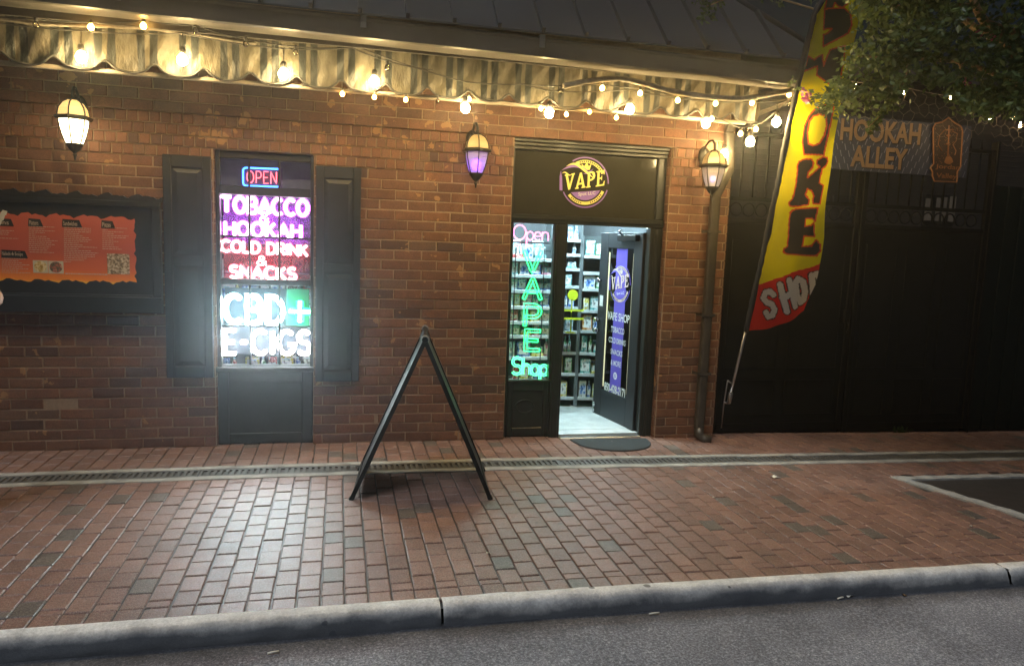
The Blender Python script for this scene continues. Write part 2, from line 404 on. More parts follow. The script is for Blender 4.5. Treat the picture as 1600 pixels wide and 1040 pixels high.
# ================================================================== SETTING: ground
def asphalt_mat():
    m, t, b = nodes('asphalt'); v = coordn(t)
    n1 = noise(t, v, 85, 4, .85); n2 = noise(t, v, 2.2, 5, .6)
    c = ramp(t, n1, [(.34, (.075, .077, .088)), (.5, (.21, .213, .24)), (.60, (.40, .405, .44)), (.68, (.78, .78, .82))])
    c = mixc(t, .5, c, ramp(t, n2, [(.3, (.55, .55, .57)), (.7, (1.3, 1.3, 1.3))]), 'MULTIPLY')
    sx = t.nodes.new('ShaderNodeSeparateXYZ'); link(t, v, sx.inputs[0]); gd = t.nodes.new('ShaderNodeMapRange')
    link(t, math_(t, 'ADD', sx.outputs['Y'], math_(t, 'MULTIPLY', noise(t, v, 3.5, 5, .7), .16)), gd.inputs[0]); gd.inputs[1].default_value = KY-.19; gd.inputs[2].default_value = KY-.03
    vo = t.nodes.new('ShaderNodeTexVoronoi'); vo.inputs['Scale'].default_value = 210; link(t, v, vo.inputs['Vector']); s2 = t.nodes.new('ShaderNodeSeparateColor'); link(t, vo.outputs['Color'], s2.inputs[0])
    c = mixc(t, math_(t, 'MULTIPLY', math_(t, 'GREATER_THAN', s2.outputs[0], .93), .4), c, (.55, .55, .57))
    pt = noise(t, v, .55, 3, .5); c = mixc(t, .6, c, ramp(t, pt, [(.42, (.62, .62, .64)), (.50, (1.1, 1.1, 1.1))]), 'MULTIPLY')
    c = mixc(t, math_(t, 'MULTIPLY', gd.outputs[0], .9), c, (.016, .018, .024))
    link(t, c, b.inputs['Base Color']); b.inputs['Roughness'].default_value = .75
    bump(t, b, n1, .8, .006); return m
KY = -2.62            # paver / kerb line
M['asphalt'] = asphalt_mat()
mb = MB()
xs = [-30, -16, -8]+[-6+.5*i for i in range(33)]+[14, 22, 32]
for a, b in zip(xs, xs[1:]):
    mb.poly([(a, -24, G(a)-.072), (b, -24, G(b)-.072), (b, KY-.09, G(b)-.072), (a, KY-.09, G(a)-.072)], smooth=True)
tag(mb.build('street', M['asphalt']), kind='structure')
# kerb: swept rounded profile with chips, joints every 3 m
def kerb_mat():
    m, t, b = nodes('kerb_concrete'); v = coordn(t)
    n1 = noise(t, v, 90, 4, .7); n2 = noise(t, v, 6, 5, .65)
    c = ramp(t, n1, [(.3, (.56, .55, .52)), (.6, (.78, .77, .74)), (.75, (.88, .87, .85))])
    c = mixc(t, .7, c, ramp(t, n2, [(.28, (.45, .45, .47)), (.6, (1.1, 1.1, 1.1))]), 'MULTIPLY')
    sx = t.nodes.new('ShaderNodeSeparateXYZ'); link(t, v, sx.inputs[0])
    vo = t.nodes.new('ShaderNodeTexVoronoi'); vo.inputs['Scale'].default_value = 5.5; link(t, v, vo.inputs['Vector'])
    spot = math_(t, 'LESS_THAN', math_(t, 'ADD', vo.outputs['Distance'], math_(t, 'MULTIPLY', noise(t, v, 60, 2), .06)), .125)
    c = mixc(t, math_(t, 'MULTIPLY', spot, .75), c, (.06, .055, .05))
    # darker, bluish tone towards the bottom of the face
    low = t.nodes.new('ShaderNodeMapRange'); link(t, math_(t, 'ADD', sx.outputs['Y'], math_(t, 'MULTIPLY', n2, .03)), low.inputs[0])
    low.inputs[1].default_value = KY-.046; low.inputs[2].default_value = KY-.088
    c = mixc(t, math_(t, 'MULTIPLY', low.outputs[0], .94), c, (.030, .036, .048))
    link(t, c, b.inputs['Base Color']); b.inputs['Roughness'].default_value = .8
    bump(t, b, math_(t, 'ADD', n1, math_(t, 'MULTIPLY', n2, 2)), .5, .006); return m
M['kerb'] = kerb_mat()
prof = [(KY+.004, -.05), (KY+.004, .004), (KY-.01, .009), (KY-.05, .010), (KY-.068, .006), (KY-.085, -.006), (KY-.098, -.024), (KY-.106, -.045), (KY-.112, -.058), (KY-.116, -.085)]
mb = MB(); joints = [-7.0, .45-3.05*2, .45-3.05, .45, .45+3.05, .45+6.1, .45+9.15, 12.5]
for ji, (ja, jb) in enumerate(zip(joints, joints[1:])):
    tw = .003*math.sin(ji*2.7)
    def kerbp(u, v, ja=ja, jb=jb, tw=tw, ji=ji):
        x = ja+.006+(jb-ja-.012)*u; i = min(len(prof)-1, int(round(v*(len(prof)-1)))); y, z = prof[i]
        wob = .0035*math.sin(x*2.3)+.002*math.sin(x*9.1+i)+.0018*math.sin(x*31+i*2.1)
        e = min(u, 1-u)*(jb-ja); ch = .006*math.exp(-(e/.010)**2)*(1+.6*math.sin(i*3.1+ji))
        if 2 <= i <= 8: return (x, y+wob+(ch if i > 4 else 0)+tw*(i > 3), z+G(x)-ch+.0015*math.sin(x*17+i)+tw*.5)
        return (x, y, z+G(x))
    mb.grid(kerbp, 260, len(prof)-1)
tag(mb.build('kerb', M['kerb']), kind='structure')

# pavers: real little bricks in running bond, columns square to the wall
pav = MB(); rp = random.Random(11)
DR0, DR1 = -.515, -.80    # drain channel, wall side / street side
def drain_shift(x): return 0.0
PIT = [(4.05, -1.16), (5.75, -1.16), (5.95, -2.45), (4.47, -2.45)]
def paver(x0, x1, y0, y1):
    if x1-x0 < .02 or y1-y0 < .02: return
    g = .0035; ch = .004; r = .24+.76*rp.random(); r = r if rp.random() > .05 else rp.random()*.17
    dz = rp.gauss(0, .0012); tx, ty = rp.gauss(0, .004), rp.gauss(0, .004)
    cx, cy = (x0+x1)/2, (y0+y1)/2
    jx, jy = rp.gauss(0, .0011), rp.gauss(0, .0011)
    def P(x, y, z): return (x+jx, y+jy, z+G(x)+dz+(x-cx)*tx+(y-cy)*ty)
    a = [(x0+g, y0+g), (x1-g, y0+g), (x1-g, y1-g), (x0+g, y1-g)]
    q = [(x0+g+ch, y0+g+ch), (x1-g-ch, y0+g+ch), (x1-g-ch, y1-g-ch), (x0+g+ch, y1-g-ch)]
    b = len(pav.v); pav.v += [P(x, y, -.02) for x, y in a]+[P(x, y, -.004) for x, y in a]+[P(x, y, 0) for x, y in q]
    c = (r, rp.random(), 1.0)
    pav.face([b+8, b+9, b+10, b+11], 0, False, c)
    for k in range(4):
        k2 = (k+1) % 4
        pav.face([b+4+k, b+4+k2, b+8+k2, b+8+k], 0, False, c); pav.face([b+k, b+k2, b+4+k2, b+4+k], 0, False, c)
PW, PL = .104, .150
i = 0; x = -6.0
while x < 10.2:
    sh = (PL/2 if i % 2 else 0)+rp.gauss(0, .006)
    xe = x+PW
    # strip between the wall and the drain, then the main field down to the kerb
    for (ya, yb, off) in ((DR0, .20, .03), (KY+.105, DR1, 0)):
        y = yb-(sh+off) % PL; cuts = [yb]
        while y > ya+.03: cuts.append(y); y -= PL
        cuts.append(ya)
        for b_, a_ in zip(cuts, cuts[1:]):
            cxm, cym = (x+xe)/2, (a_+b_)/2
            if inpoly(cxm, cym, PIT): continue
            paver(x, xe, a_, b_)
    paver(x, xe, KY, KY+.105)
    x = xe; i += 1
for xa, xb in zip(xs, xs[1:]):
    if xa < -8 or xb > 14: continue
    pav.poly([(xa, KY, G(xa)-.0075), (xb, KY, G(xb)-.0075), (xb, .3, G(xb)-.0075), (xa, .3, G(xa)-.0075)], 0, False, (.5, .5, 0.0))
tag(pav.build('sidewalk', M['paver']), kind='structure')

# trench drain
dr = thing('trench_drain', (1, -.65, G(1)), 'long narrow slotted iron trench drain between pale concrete edge strips', 'drain')
mb = MB(); rd = random.Random(5)
def strip(y0, y1, zt):
    def fn(u, v):
        x = -6+16.2*u; yy = (y0, y0, y0+.004, y1-.004, y1, y1)[int(round(v*5))]; z = (-.03, zt-.004, zt, zt, zt-.004, -.03)[int(round(v*5))]
        return (x, yy+.003*math.sin(x*7)+.002*math.sin(x*29), z+G(x)+.0012*math.sin(x*13))
    mb.grid(fn, 240, 5, smooth=False)
strip(DR1+.002, DR1+.068, .0035); strip(DR0-.06, DR0-.002, .0035)
mb.build('channel_edge', M['concrete'], dr)
gy0, gy1 = DR1+.070, DR0-.062
mb = MB()
mb.box(-6, 10.2, gy0, gy1, -.16, -.12); mb.build('channel_floor', M['void'], dr)
x = -5.9
while x < 10:
    L = .50; mb = MB(); z = G(x+L/2)
    def gb(a, b, c, d): mb.box(a, b, c, d, z-.022, z+.0005+rd.gauss(0, .0004))
    gb(x+.002, x+L-.002, gy0, gy0+.028); gb(x+.002, x+L-.002, gy1-.028, gy1)
    ns = 12; pw = (L-.03)/ns
    gb(x+.002, x+.017, gy0+.028, gy1-.028); gb(x+L-.017, x+L-.002, gy0+.028, gy1-.028)
    for k in range(ns):
        if k == 0: continue
        gb(x+.015+k*pw-.0105, x+.015+k*pw+.0105, gy0+.028, gy1-.028)
    mb.build('grate', M['grate_iron'], dr); x += L

# tree pit: concrete border and soil
tp = thing('tree_pit', (4.3, -1.6, G(4.3)), 'concrete border framing the dark sunken tree pit in the paving', 'tree pit')
mb = MB()
inn = [(PIT[0][0]+.12, PIT[0][1]-.075), (PIT[1][0]-.1, PIT[1][1]-.075), (PIT[2][0]-.1, PIT[2][1]+.09), (PIT[3][0]+.08, PIT[3][1]+.09)]
def pg(p, h): return (p[0], p[1], G(p[0])+h)
for k in range(4):
    a, b = PIT[k], PIT[(k+1) % 4]; c, d = inn[(k+1) % 4], inn[k]
    N = 26
    for q in range(N):
        L = lambda p, r, s: (p[0]+(r[0]-p[0])*s, p[1]+(r[1]-p[1])*s)
        s0, s1 = q/N, (q+1)/N
        h0, h1 = .006+.003*math.sin(s0*41+k), .006+.003*math.sin(s1*41+k)
        A, B, C_, D = L(a, b, s0), L(a, b, s1), L(d, c, s1), L(d, c, s0)
        mb.poly([pg(A, h0), pg(B, h1), pg(C_, h1), pg(D, h0)]); mb.poly([pg(A, -.02), pg(B, -.02), pg(B, h1), pg(A, h0)]); mb.poly([pg(D, h0), pg(C_, h1), pg(C_, -.08), pg(D, -.08)])
mb.build('border', M['concrete'], tp)
M['soil'] = plain('soil', (.05, .035, .025), .95, var=.5, vs=30, bmp=.9, bs_scale=60)
mb = MB()
def soilp(u, v):
    a = (inn[0][0]+(inn[1][0]-inn[0][0])*u, inn[0][1]+(inn[1][1]-inn[0][1])*u); b = (inn[3][0]+(inn[2][0]-inn[3][0])*u, inn[3][1]+(inn[2][1]-inn[3][1])*u)
    x, y = a[0]+(b[0]-a[0])*v, a[1]+(b[1]-a[1])*v
    return (x, y, G(x)-.035+.010*math.sin(x*23)*math.cos(y*19)+.006*math.sin(x*61+y*47))
mb.grid(soilp, 40, 40); mb.build('soil', M['soil'], tp)
mb = MB(); rl = random.Random(8)
for _ in range(170):
    u, v = rl.random(), rl.random()**1.4; p = Vector(soilp(u, v))+Vector((0, 0, .008)); a = rl.uniform(0, 6.3); d = Vector((math.cos(a), math.sin(a), rl.uniform(-.2, .3)))*rl.uniform(.018, .04); e = Vector((-d.y, d.x, rl.uniform(-.01, .012)))*.35
    mb.poly([p-d, p+e, p+d, p-e])
M['leaf_dry'] = plain('leaf_dry', (.24, .15, .07), .8, var=.5, vs=30)
lit_ = mb.build('leaf_litter', M['leaf_dry'], tp); lit_['kind'] = 'stuff'

# ================================================================== SHOP BUILDING
shop = thing('shop_building', (0, 0, 0), 'red brick corner shop with black joinery under a grey standing seam roof', 'building')
CH = .0755
WX0, WX1, WZ1 = -.893, -.193, 2.187      # window opening
DX0, DX1, DZ1 = 1.318, 2.655, 2.418      # entrance opening
WR = 3.20                                 # wall corner
holes = [(WX0, WX1, -1, WZ1), (DX0, DX1, -1, DZ1)]
wall = MB(); rb = random.Random(21)
def brick(x0, x1, z0, z1, pr):
    if x1-x0 < .012 or z1-z0 < .008: return
    if rb.random() < .02: pr -= .003
    j = .0042; ch = .0035; r = rb.random(); c = (r, rb.random(), 1.0)
    jit = [(rb.gauss(0, .0011), rb.gauss(0, .0011)) for _ in range(4)]
    a = [(x0+j, z0+j), (x1-j, z0+j), (x1-j, z1-j), (x0+j, z1-j)]; a = [(p[0]+q[0], p[1]+q[1]) for p, q in zip(a, jit)]
    s = [(1, 1), (-1, 1), (-1, -1), (1, -1)]
    dy = rb.gauss(0, .0012); ty = rb.gauss(0, .004)
    b = len(wall.v)
    wall.v += [(p[0], .012, p[1]) for p in a]+[(p[0], -pr+.003+dy, p[1]) for p in a]+[(p[0]+q[0]*ch, -pr+dy+(p[0]-x0)*ty, p[1]+q[1]*ch) for p, q in zip(a, s)]
    wall.face([b+8, b+9, b+10, b+11], 0, False, c)
    for k in range(4):
        k2 = (k+1) % 4
        wall.face([b+4+k, b+4+k2, b+8+k2, b+8+k], 0, False, c); wall.face([b+k, b+k2, b+4+k2, b+4+k], 0, False, c)
def clip(x0, x1, z0, z1, pr):
    segs = [(x0, x1)]
    for hx0, hx1, hz0, hz1 in holes:
        if z0 >= hz1-.012 or z1 <= hz0: continue
        n = []
        for a, b in segs:
            if b <= hx0 or a >= hx1: n.append((a, b)); continue
            if a < hx0: n.append((a, hx0))
            if b > hx1: n.append((hx1, b))
        segs = n
    for a, b in segs: brick(a, b, z0, z1, pr)
row = 0; z = -2*CH
while z < 2.95:
    k = int(round(z/CH))
    rowlock = 28 <= k <= 31; pr = {28: .010, 29: .018, 30: .026, 31: .034}.get(k, .040 if k > 31 else 0.0)
    bl = .0725 if rowlock else (.213 if k < 28 else .196)
    x = -4.6+(bl/2 if k % 2 else 0)+(0 if rowlock else rb.gauss(0, .004))
    while x < WR:
        e = min(x+bl, WR); clip(x, e, z, z+CH, pr); x += bl
    z += CH
# backing (mortar) round the openings, set 2-9 mm behind the brick faces
def back(x0, x1, z0, z1, y0=.004, y1=.24): wall.box(x0, x1, y0, y1, z0, z1, 0, 0, None, (.5, .5, 0.0))
back(-4.6, WX0, -.2, 3.6); back(WX0, WX1, WZ1, 3.6); back(WX1, DX0, -.2, 3.6); back(DX0, DX1, DZ1, 3.6); back(DX1, WR, -.2, 3.6)
for k, pr in ((28, .010), (29, .018), (30, .026), (31, .034)):
    for xa, xb in ((-4.6, WX0), (WX0, WX1), (WX1, DX0), (DX1, WR-.002)):
        if (xa, xb) == (WX0, WX1) and k == 28: continue
        wall.box(xa, xb, -pr+.008, .003, k*CH, (k+1)*CH-.004, 0, 0, None, (.5, .5, 0.0))
wall.box(-4.6, WR-.002, -.040+.008, .003, DZ1+.001, 3.4, 0, 0, None, (.5, .5, 0.0))
# corner return and jamb reveals as bricks (end faces)
def side_bricks(xf, y0, y1, z1, sgn):
    zz = -2*CH; q = 0
    while zz < z1-.01:
        wd = [y0, y1] if q % 2 else [y0, (y0+y1)/2, y1]
        for a, b in zip(wd, wd[1:]):
            c = (rb.random(), rb.random(), 1.0); j = .0045; z2 = min(zz+CH, z1)
            p = [(xf, a+j*(a > y0), zz+j), (xf, b-j, zz+j), (xf, b-j, z2-j), (xf, a+j*(a > y0), z2-j)]
            p2 = [(xf+sgn*.006, y, z_) for _, y, z_ in p]
            wall.poly(p2 if sgn > 0 else p2[::-1], 0, False, c)
            for m_ in range(4): wall.poly([p[m_], p[(m_+1) % 4], p2[(m_+1) % 4], p2[m_]], 0, False, c)
        zz += CH; q += 1
side_bricks(WR, .0, .236, 2.9, 1)
side_bricks(DX1, .012, .075, DZ1, -1); side_bricks(WX0, .012, .055, WZ1, 1)
wall.build('brick_wall', M['brick'], shop)
mb = MB(); mb.box(WR-.24, WR-.002, .242, 5.0, -.2, 3.6); mb.build('side_wall', M['soffit'], shop)

# ---- roof with standing seams, gutter, soffit
EX, EY, EZ = 3.45, -.93, 2.962
mb = MB(); DEP = 2.6
mb.poly([(-4.6, EY, EZ), (EX, EY, EZ), (EX-DEP, EY+DEP, EZ+DEP), (-4.6, EY+DEP, EZ+DEP)])
mb.poly([(EX, EY, EZ), (EX, EY+5, EZ), (EX-DEP, EY+5, EZ+DEP), (EX-DEP, EY+DEP, EZ+DEP)])
mb.poly([(-4.6, EY, EZ-.012), (-4.6, EY, EZ), (-4.6, EY+DEP, EZ+DEP), (-4.6, EY+DEP, EZ+DEP-.02)])
mb.poly([(-4.6, EY, EZ-.014), (EX, EY, EZ-.014), (EX, EY, EZ), (-4.6, EY, EZ)])
s2 = math.sqrt(.5); x = .107-.2915*15; kk = 0
while x < EX-.05:
    L = min(DEP, EX-x)-.02
    p0 = Vector((x, EY-.004, EZ-.004)); d = Vector((0, 1, 1)); up = Vector((0, -s2, s2))
    hw, ht = .011, .032
    for a, b, c, e in ((-hw, 0, -hw, ht), (-hw, ht, hw, ht), (hw, ht, hw, 0)):
        A = p0+Vector((a, 0, 0))+up*b; B = p0+Vector((c, 0, 0))+up*e
        mb.poly([A, B, B+d*L, A+d*L])
    mb.poly([p0+Vector((-hw, 0, 0)), p0+Vector((hw, 0, 0)), p0+Vector((hw, 0, 0))+up*ht, p0+Vector((-hw, 0, 0))+up*ht])
    x += .2915
mb.tube([(EX, EY, EZ+.01), (EX-DEP, EY+DEP, EZ+DEP+.01)], .022, 6)
mb.build('roof', M['roof_metal'], shop)
gut = MB(); GX0, GX1 = -4.6, 3.55
def gz0(x): return 2.822-.0115*(x-.25)
def gutp(u, v):
    x = GX0+(GX1-GX0)*u; zb = gz0(x); i = int(round(v*9))
    pf = [(-.735, zb+.012), (-.735, zb), (-.75, zb-.003), (-.885, zb-.003), (-.900, zb+.004), (-.904, zb+.03), (-.908, zb+.095), (-.915, zb+.108), (-.915, zb+.120), (-.902, zb+.121)]
    return (x, pf[i][0], pf[i][1]+.0012*math.sin(x*5+i))
gut.grid(gutp, 120, 9, smooth=False)
gut.box(GX1-.004, GX1, -.90, -.735, gz0(GX1), gz0(GX1)+.11)
g = gut.build('gutter', M['gutter_metal'], shop)
for px, py in ((185, 8), (568, 27), (847, 57)):
    p = at(px, py, -.91); st = MB(); zz = gz0(p.x)
    st.box(p.x-.018, p.x+.018, -.925, -.9165, zz+.055, zz+.135, 0, .002); st.box(p.x-.018, p.x+.018, -.9165, -.80, zz+.128, zz+.135)
    st.lathe([(.0001, -.004), (.006, 0), (.0001, .004)], (p.x, -.927, zz+.09), 8)
    st.build('gutter_strap', M['aluminium'], g)
mb = MB()
mb.box(-4.6, 3.3, -.73, -.03, 2.895, 2.915); mb.box(-4.6, 3.3, -.738, -.718, 2.80, 2.893)
mb.build('soffit', M['soffit'], shop)

# ---- window: frame, sashes, panes, panel
def boxpx(mb, l, t, r, b, Y0, Y1, mi=0, bev=.004):
    p = at(l, t, Y0); q = at(r, b, Y0); mb.box(min(p.x, q.x), max(p.x, q.x), Y0, Y1, min(p.z, q.z), max(p.z, q.z), mi, bev); return p, q
FY = .055
def X(px, py, Y=FY): return at(px, py, Y).x
def Z(px, py, Y=FY): return at(px, py, Y).z
wl, wr_ = WX0+.008, WX1-.001
tz0, tz1 = Z(341, 289), Z(341, 246)        # transom glass
uz0, uz1 = Z(344, 435), Z(343, 303)        # upper sash glass
lz0, lz1 = Z(348, 570), Z(346, 444)        # lower sash glass
gl, gr = X(345, 400), X(485, 400)          # glass left/right
mb = MB()
mb.box(wl, gl, FY-.02, FY+.06, .60, WZ1-.002, 0, .004); mb.box(gr, wr_, FY-.02, FY+.06, .60, WZ1-.002, 0, .004)
mb.box(gl, gr, FY-.018, FY+.06, tz1, WZ1-.004, 0, .004); mb.box(gl, gr, FY-.028, FY+.06, uz1, tz0, 0, .006)
mb.box(gl, gr, FY-.012, FY+.05, lz1, uz0, 0, .004); mb.box(gl, gr, FY-.018, FY+.05, .61, lz0, 0, .004)
mb.box(gl+.01, gr-.01, FY-.024, FY-.0185, lz0-.045, lz0-.02, 0, .002)
fr = mb.build('shop_window', M['frame_paint'], shop)
mb = MB(); mb.box(WX0+.004, WX1+.004, -.02, FY+.05, .565, .60, 0, .006); mb.build('sill', M['frame_paint'], fr)
mb = MB(); mt = .0075
v1, v2 = X(390, 400), X(436.5, 400)
for v in (v1, v2):
    for a, b in ((tz0, tz1), (uz0, uz1), (lz0, lz1)): mb.box(v-mt, v+mt, FY-.006, FY+.016, a, b, 0, .003)
for zc, ztop in ((Z(415, 371), 0), (Z(415, 509.5), 0)):
    for a, b in ((gl, v1-mt), (v1+mt, v2-mt), (v2+mt, gr)): mb.box(a, b, FY-.004, FY+.014, zc-mt, zc+mt, 0, .003)
mb.build('glazing_bars', M['frame_paint'], fr)
for a, b in ((tz0, tz1), (uz0, uz1), (lz0, lz1)):
    mb = MB(); mb.box(gl+.001, gr-.001, FY+.020, FY+.025, a+.001, b-.001); mb.build('pane', M['glass'], fr)
mb = MB(); pb = .012
mb.box(WX0+.008, WX1-.002, .045, .10, -.02, .564, 0, .003)
mb.box(WX0+.012, WX0+.085, .030, .044, 0.004, .56, 0, .004); mb.box(WX1-.085, WX1-.006, .030, .044, 0.004, .56, 0, .004)
mb.box(WX0+.087, WX1-.087, .030, .044, .48, .56, 0, .004); mb.box(WX0+.087, WX1-.087, .030, .044, .004, .085, 0, .004)
mb.build('apron_panel', M['frame_paint'], fr)
# ---- shutters
def shutter(x0, x1, z0, z1):
    mb = MB(); y0, y1 = -.042, -.004; st = .055
    mb.box(x0, x1, y0+.018, y1, z0, z1, 0, .002)
    zs = z0+(z1-z0)*.535
    for a, b, c, d in ((x0, x0+st, z0, z1), (x1-st, x1, z0, z1), (x0+st+.0005, x1-st-.0005, z1-.085, z1-.001), (x0+st+.0005, x1-st-.0005, zs-.035, zs+.035), (x0+st+.0005, x1-st-.0005, z0+.001, z0+.085)):
        mb.box(a, b, y0, y0+.017, c, d, 0, .004)
    s = mb.build('shutter', M['shutter_paint'], shop)
    for c, d in ((zs+.035, z1-.085), (z0+.085, zs-.035)):
        mb = MB(); a0, a1, c0, c1 = x0+st+.008, x1-st-.008, c+.008, d-.008; k = .03
        yo, yi = y0+.0175, y0+.006
        o = [(a0, yo, c0), (a1, yo, c0), (a1, yo, c1), (a0, yo, c1)]; n = [(a0+k, yi, c0+k), (a1-k, yi, c0+k), (a1-k, yi, c1-k), (a0+k, yi, c1-k)]
        mb.poly(n)
        for q in range(4): mb.poly([o[q], o[(q+1) % 4], n[(q+1) % 4], n[q]])
        mb.build('raised_panel', M['shutter_paint'], s)
shutter(-1.222, -.903, .53, 2.128); shutter(-.176, .150, .495, 2.108)

# ---- entrance: frame, transom, sidelight, door
EYF = .085
ent = MB()
tX0, tX1 = DX0+.004, DX1-.008
tg0, tg1 = at(800, 338, EYF), at(1026, 236, EYF)
post0, post1 = at(864, 480, EYF).x, at(880.5, 480, EYF).x
jam0 = at(1008, 480, EYF).x
hd0, hd1 = 1.762, 1.83
tgl0, tgl1, tgz0, tgz1 = DX0+.028, at(1026, 290, EYF).x, 1.845, 2.335
ent.box(tX0, tX0+.024, EYF-.02, EYF+.06, 0.0, hd0, 0, .004)                    # left jamb
ent.box(tX0, tgl0, EYF-.025, EYF+.06, hd1, tgz1, 0, .004)
ent.box(post0, post1, EYF-.03, EYF+.06, -.02, hd0, 0, .006)                  # post between sidelight and door
ent.box(post0+.022, post1-.022, EYF-.038, EYF-.0305, -.02, hd0-.01, 0, .003)
ent.box(jam0, tX1, EYF-.02, EYF+.08, -.03, hd0, 0, .006)                     # right jamb
ent.box(jam0+.03, jam0+.062, EYF-.032, EYF-.0205, -.03, hd0-.006, 0, .004)
ent.box(tX0-.006, tX1, EYF-.03, EYF+.06, hd0, hd1, 0, .006)                  # head rail
ent.box(tX0, tX1-.03, EYF-.045, EYF-.0305, hd0+.028, hd0+.045, 0, .004)
ent.box(tgl1, tX1, EYF-.02, EYF+.06, hd1, tgz1, 0, .006)
for k, (a, b, yy) in enumerate(((tgz1, tgz1+.028, .012), (tgz1+.0285, tgz1+.056, .0), (tgz1+.0565, DZ1-.002, -.014))):
    ent.box(tX0, tX1, EYF-.03-.0-(.02*k), EYF+.06, a, b, 0, .005)
entf = ent.build('entrance_frame', M['frame_paint'], shop)
mb = MB(); mb.box(tgl0+.001, tgl1-.001, EYF+.012, EYF+.018, tgz0-.012, tgz1-.001)
M['dark_glass'] = plain('dark_glass', (.035, .034, .024), .04, var=.1, bmp=0, spec=.7)
mb.build('transom_pane', M['dark_glass'], entf)
sg0, sg1, sz0, sz1 = at(798, 470, EYF).x, at(861.5, 470, EYF).x, Z(830, 597, EYF), Z(830, 349, EYF)
mb = MB(); mb.box(sg0, sg1, EYF+.012, EYF+.017, sz0, sz1); mb.build('sidelight_pane', M['glass'], entf)
mb = MB()
mb.box(tX0+.025, sg0, EYF-.015, EYF+.05, -.01, hd0, 0, .003); mb.box(sg1, post0-.0005, EYF-.015, EYF+.05, -.01, hd0, 0, .003)
mb.box(sg0, sg1, EYF-.013, EYF+.05, sz1, hd0-.001, 0, .003); mb.box(sg0, sg1, EYF-.013, EYF+.05, .47, sz0, 0, .003)
mb.box(sg0-.01, sg1+.02, EYF-.026, EYF-.0155, .455, .475, 0, .003)
mb.box(sg0, sg1, EYF, EYF+.05, -.01, .468, 0, .002)
for a, b, c, d in ((sg0, sg0+.04, .0, .46), (sg1-.04, sg1, .0, .46), (sg0+.0405, sg1-.0405, .385, .46), (sg0+.0405, sg1-.0405, 0, .07)): mb.box(a, b, EYF-.012, EYF-.0005, c, d, 0, .004)
cx = (sg0+sg1)/2-.02
mb.tube([(cx+a, EYF-.004, .25+b) for a, b in arc(0, 0, .075, .055, 0, 350, 24)], .005, 6, closed=True)
mb.build('sidelight_panel', M['frame_paint'], entf)
mb = MB(); mb.box(post1, jam0, .02, .16, G(2.1)-.03, G(2.1)+.006, 0, .004); mb.build('threshold', M['aluminium'], entf)
# door leaf, hinged on the right jamb and swung into the shop
HX, HY = jam0-.005, EYF+.06
fx, fy = 2.41, .87
dv = Vector((fx-HX, fy-HY, 0)); DLn = dv.length; du = dv/DLn; dn = Vector((-du.y, du.x, 0))  # dn: outward-left face normal
dn = dn if dn.x < 0 else -dn
db, dt_, th = .012, 1.745, .042
def dp(a, t, z): p = Vector((HX, HY, 0))+du*a+dn*t; return (p.x, p.y, z+G(2.3))
DM = Matrix(((du.x, dn.x, 0, HX), (du.y, dn.y, 0, HY), (0, 0, 1, G(2.3)), (0, 0, 0, 1)))
mb = MB(); stl = .145
mb.box(0.004, stl, -th/2, th/2, db, dt_, 0, .004, DM); mb.box(DLn-stl, DLn, -th/2, th/2, db, dt_, 0, .004, DM)
mb.box(stl, DLn-stl, -th/2+.001, th/2-.001, db, .28, 0, .003, DM); mb.box(stl, DLn-stl, -th/2+.001, th/2-.001, dt_-.14, dt_, 0, .003, DM)
door = mb.build('door', M['shutter_paint'], entf)
mb = MB(); mb.box(stl, DLn-stl, -.004, .004, .28, dt_-.14, 0, 0, DM)
M['door_glass'] = glassm('door_glass', (.16, .17, .2), 1.0)
mb.build('door_pane', M['door_glass'], door)
gl0, gl1, gb0, gb1 = stl, DLn-stl, .28, dt_-.14
def dface(a, b, t=.0065):   # a from the free edge side towards the hinge, b up
    return dp(gl1-a, t, b)
GWd = gl1-gl0
M['led_cream'] = emit('led_cream', (1.0, .93, .55), .5)
mb = MB()
for a0, a1 in ((.004, .018), (GWd-.018, GWd-.004)): mb.prism([(a0, gb0+.03), (a1, gb0+.03), (a1, gb1-.04), (a0, gb1-.04)], dface, .009, .0045)
mb.build('light_strip', M['led_cream'], door)
mb = MB(); mb.prism([(GWd*.30, gb0), (GWd*.72, gb0), (GWd*.72, gb1), (GWd*.30, gb1)], dface, .0055, .0042)
M['purple_vinyl'] = plain('purple_vinyl', (.13, .09, .50), .4, var=.1, bmp=0)
mb.build('vinyl_stripe', M['purple_vinyl'], door)
def dtext(body, cy, w, h, mi=0, bold=.01):
    mb = MB(); put_text(mb, body, lambda a, b: dface(GWd/2-w/2+a, cy-h/2+b, .0075), w, h, mi, bold); mb.build('text_line', M['white_print'], door)
dtext('VAPE SHOP', .985, GWd*.86, .075); dtext('TOBACCO', .865, GWd*.52, .055); dtext('COLD DRINKS', .765, GWd*.66, .05)
dtext('SNACKS', .66, GWd*.46, .05); dtext('& MORE', .56, GWd*.40, .05); dtext('850-428-2171', .315, GWd*.84, .085, 0, .03)
mb = MB(); ring = [(GWd/2+.034*math.cos(a*math.pi/12), .445+.034*math.sin(a*math.pi/12)) for a in range(24)]
put_poly(mb, lambda a, b: dface(a, b, .0075), ring); put_text(mb, 'S', lambda a, b: dface(GWd/2-.012+a, .428+b, .009), .024, .034, 1, .02)
mb.build('round_logo', [M['white_print'], M['purple_vinyl']], door)

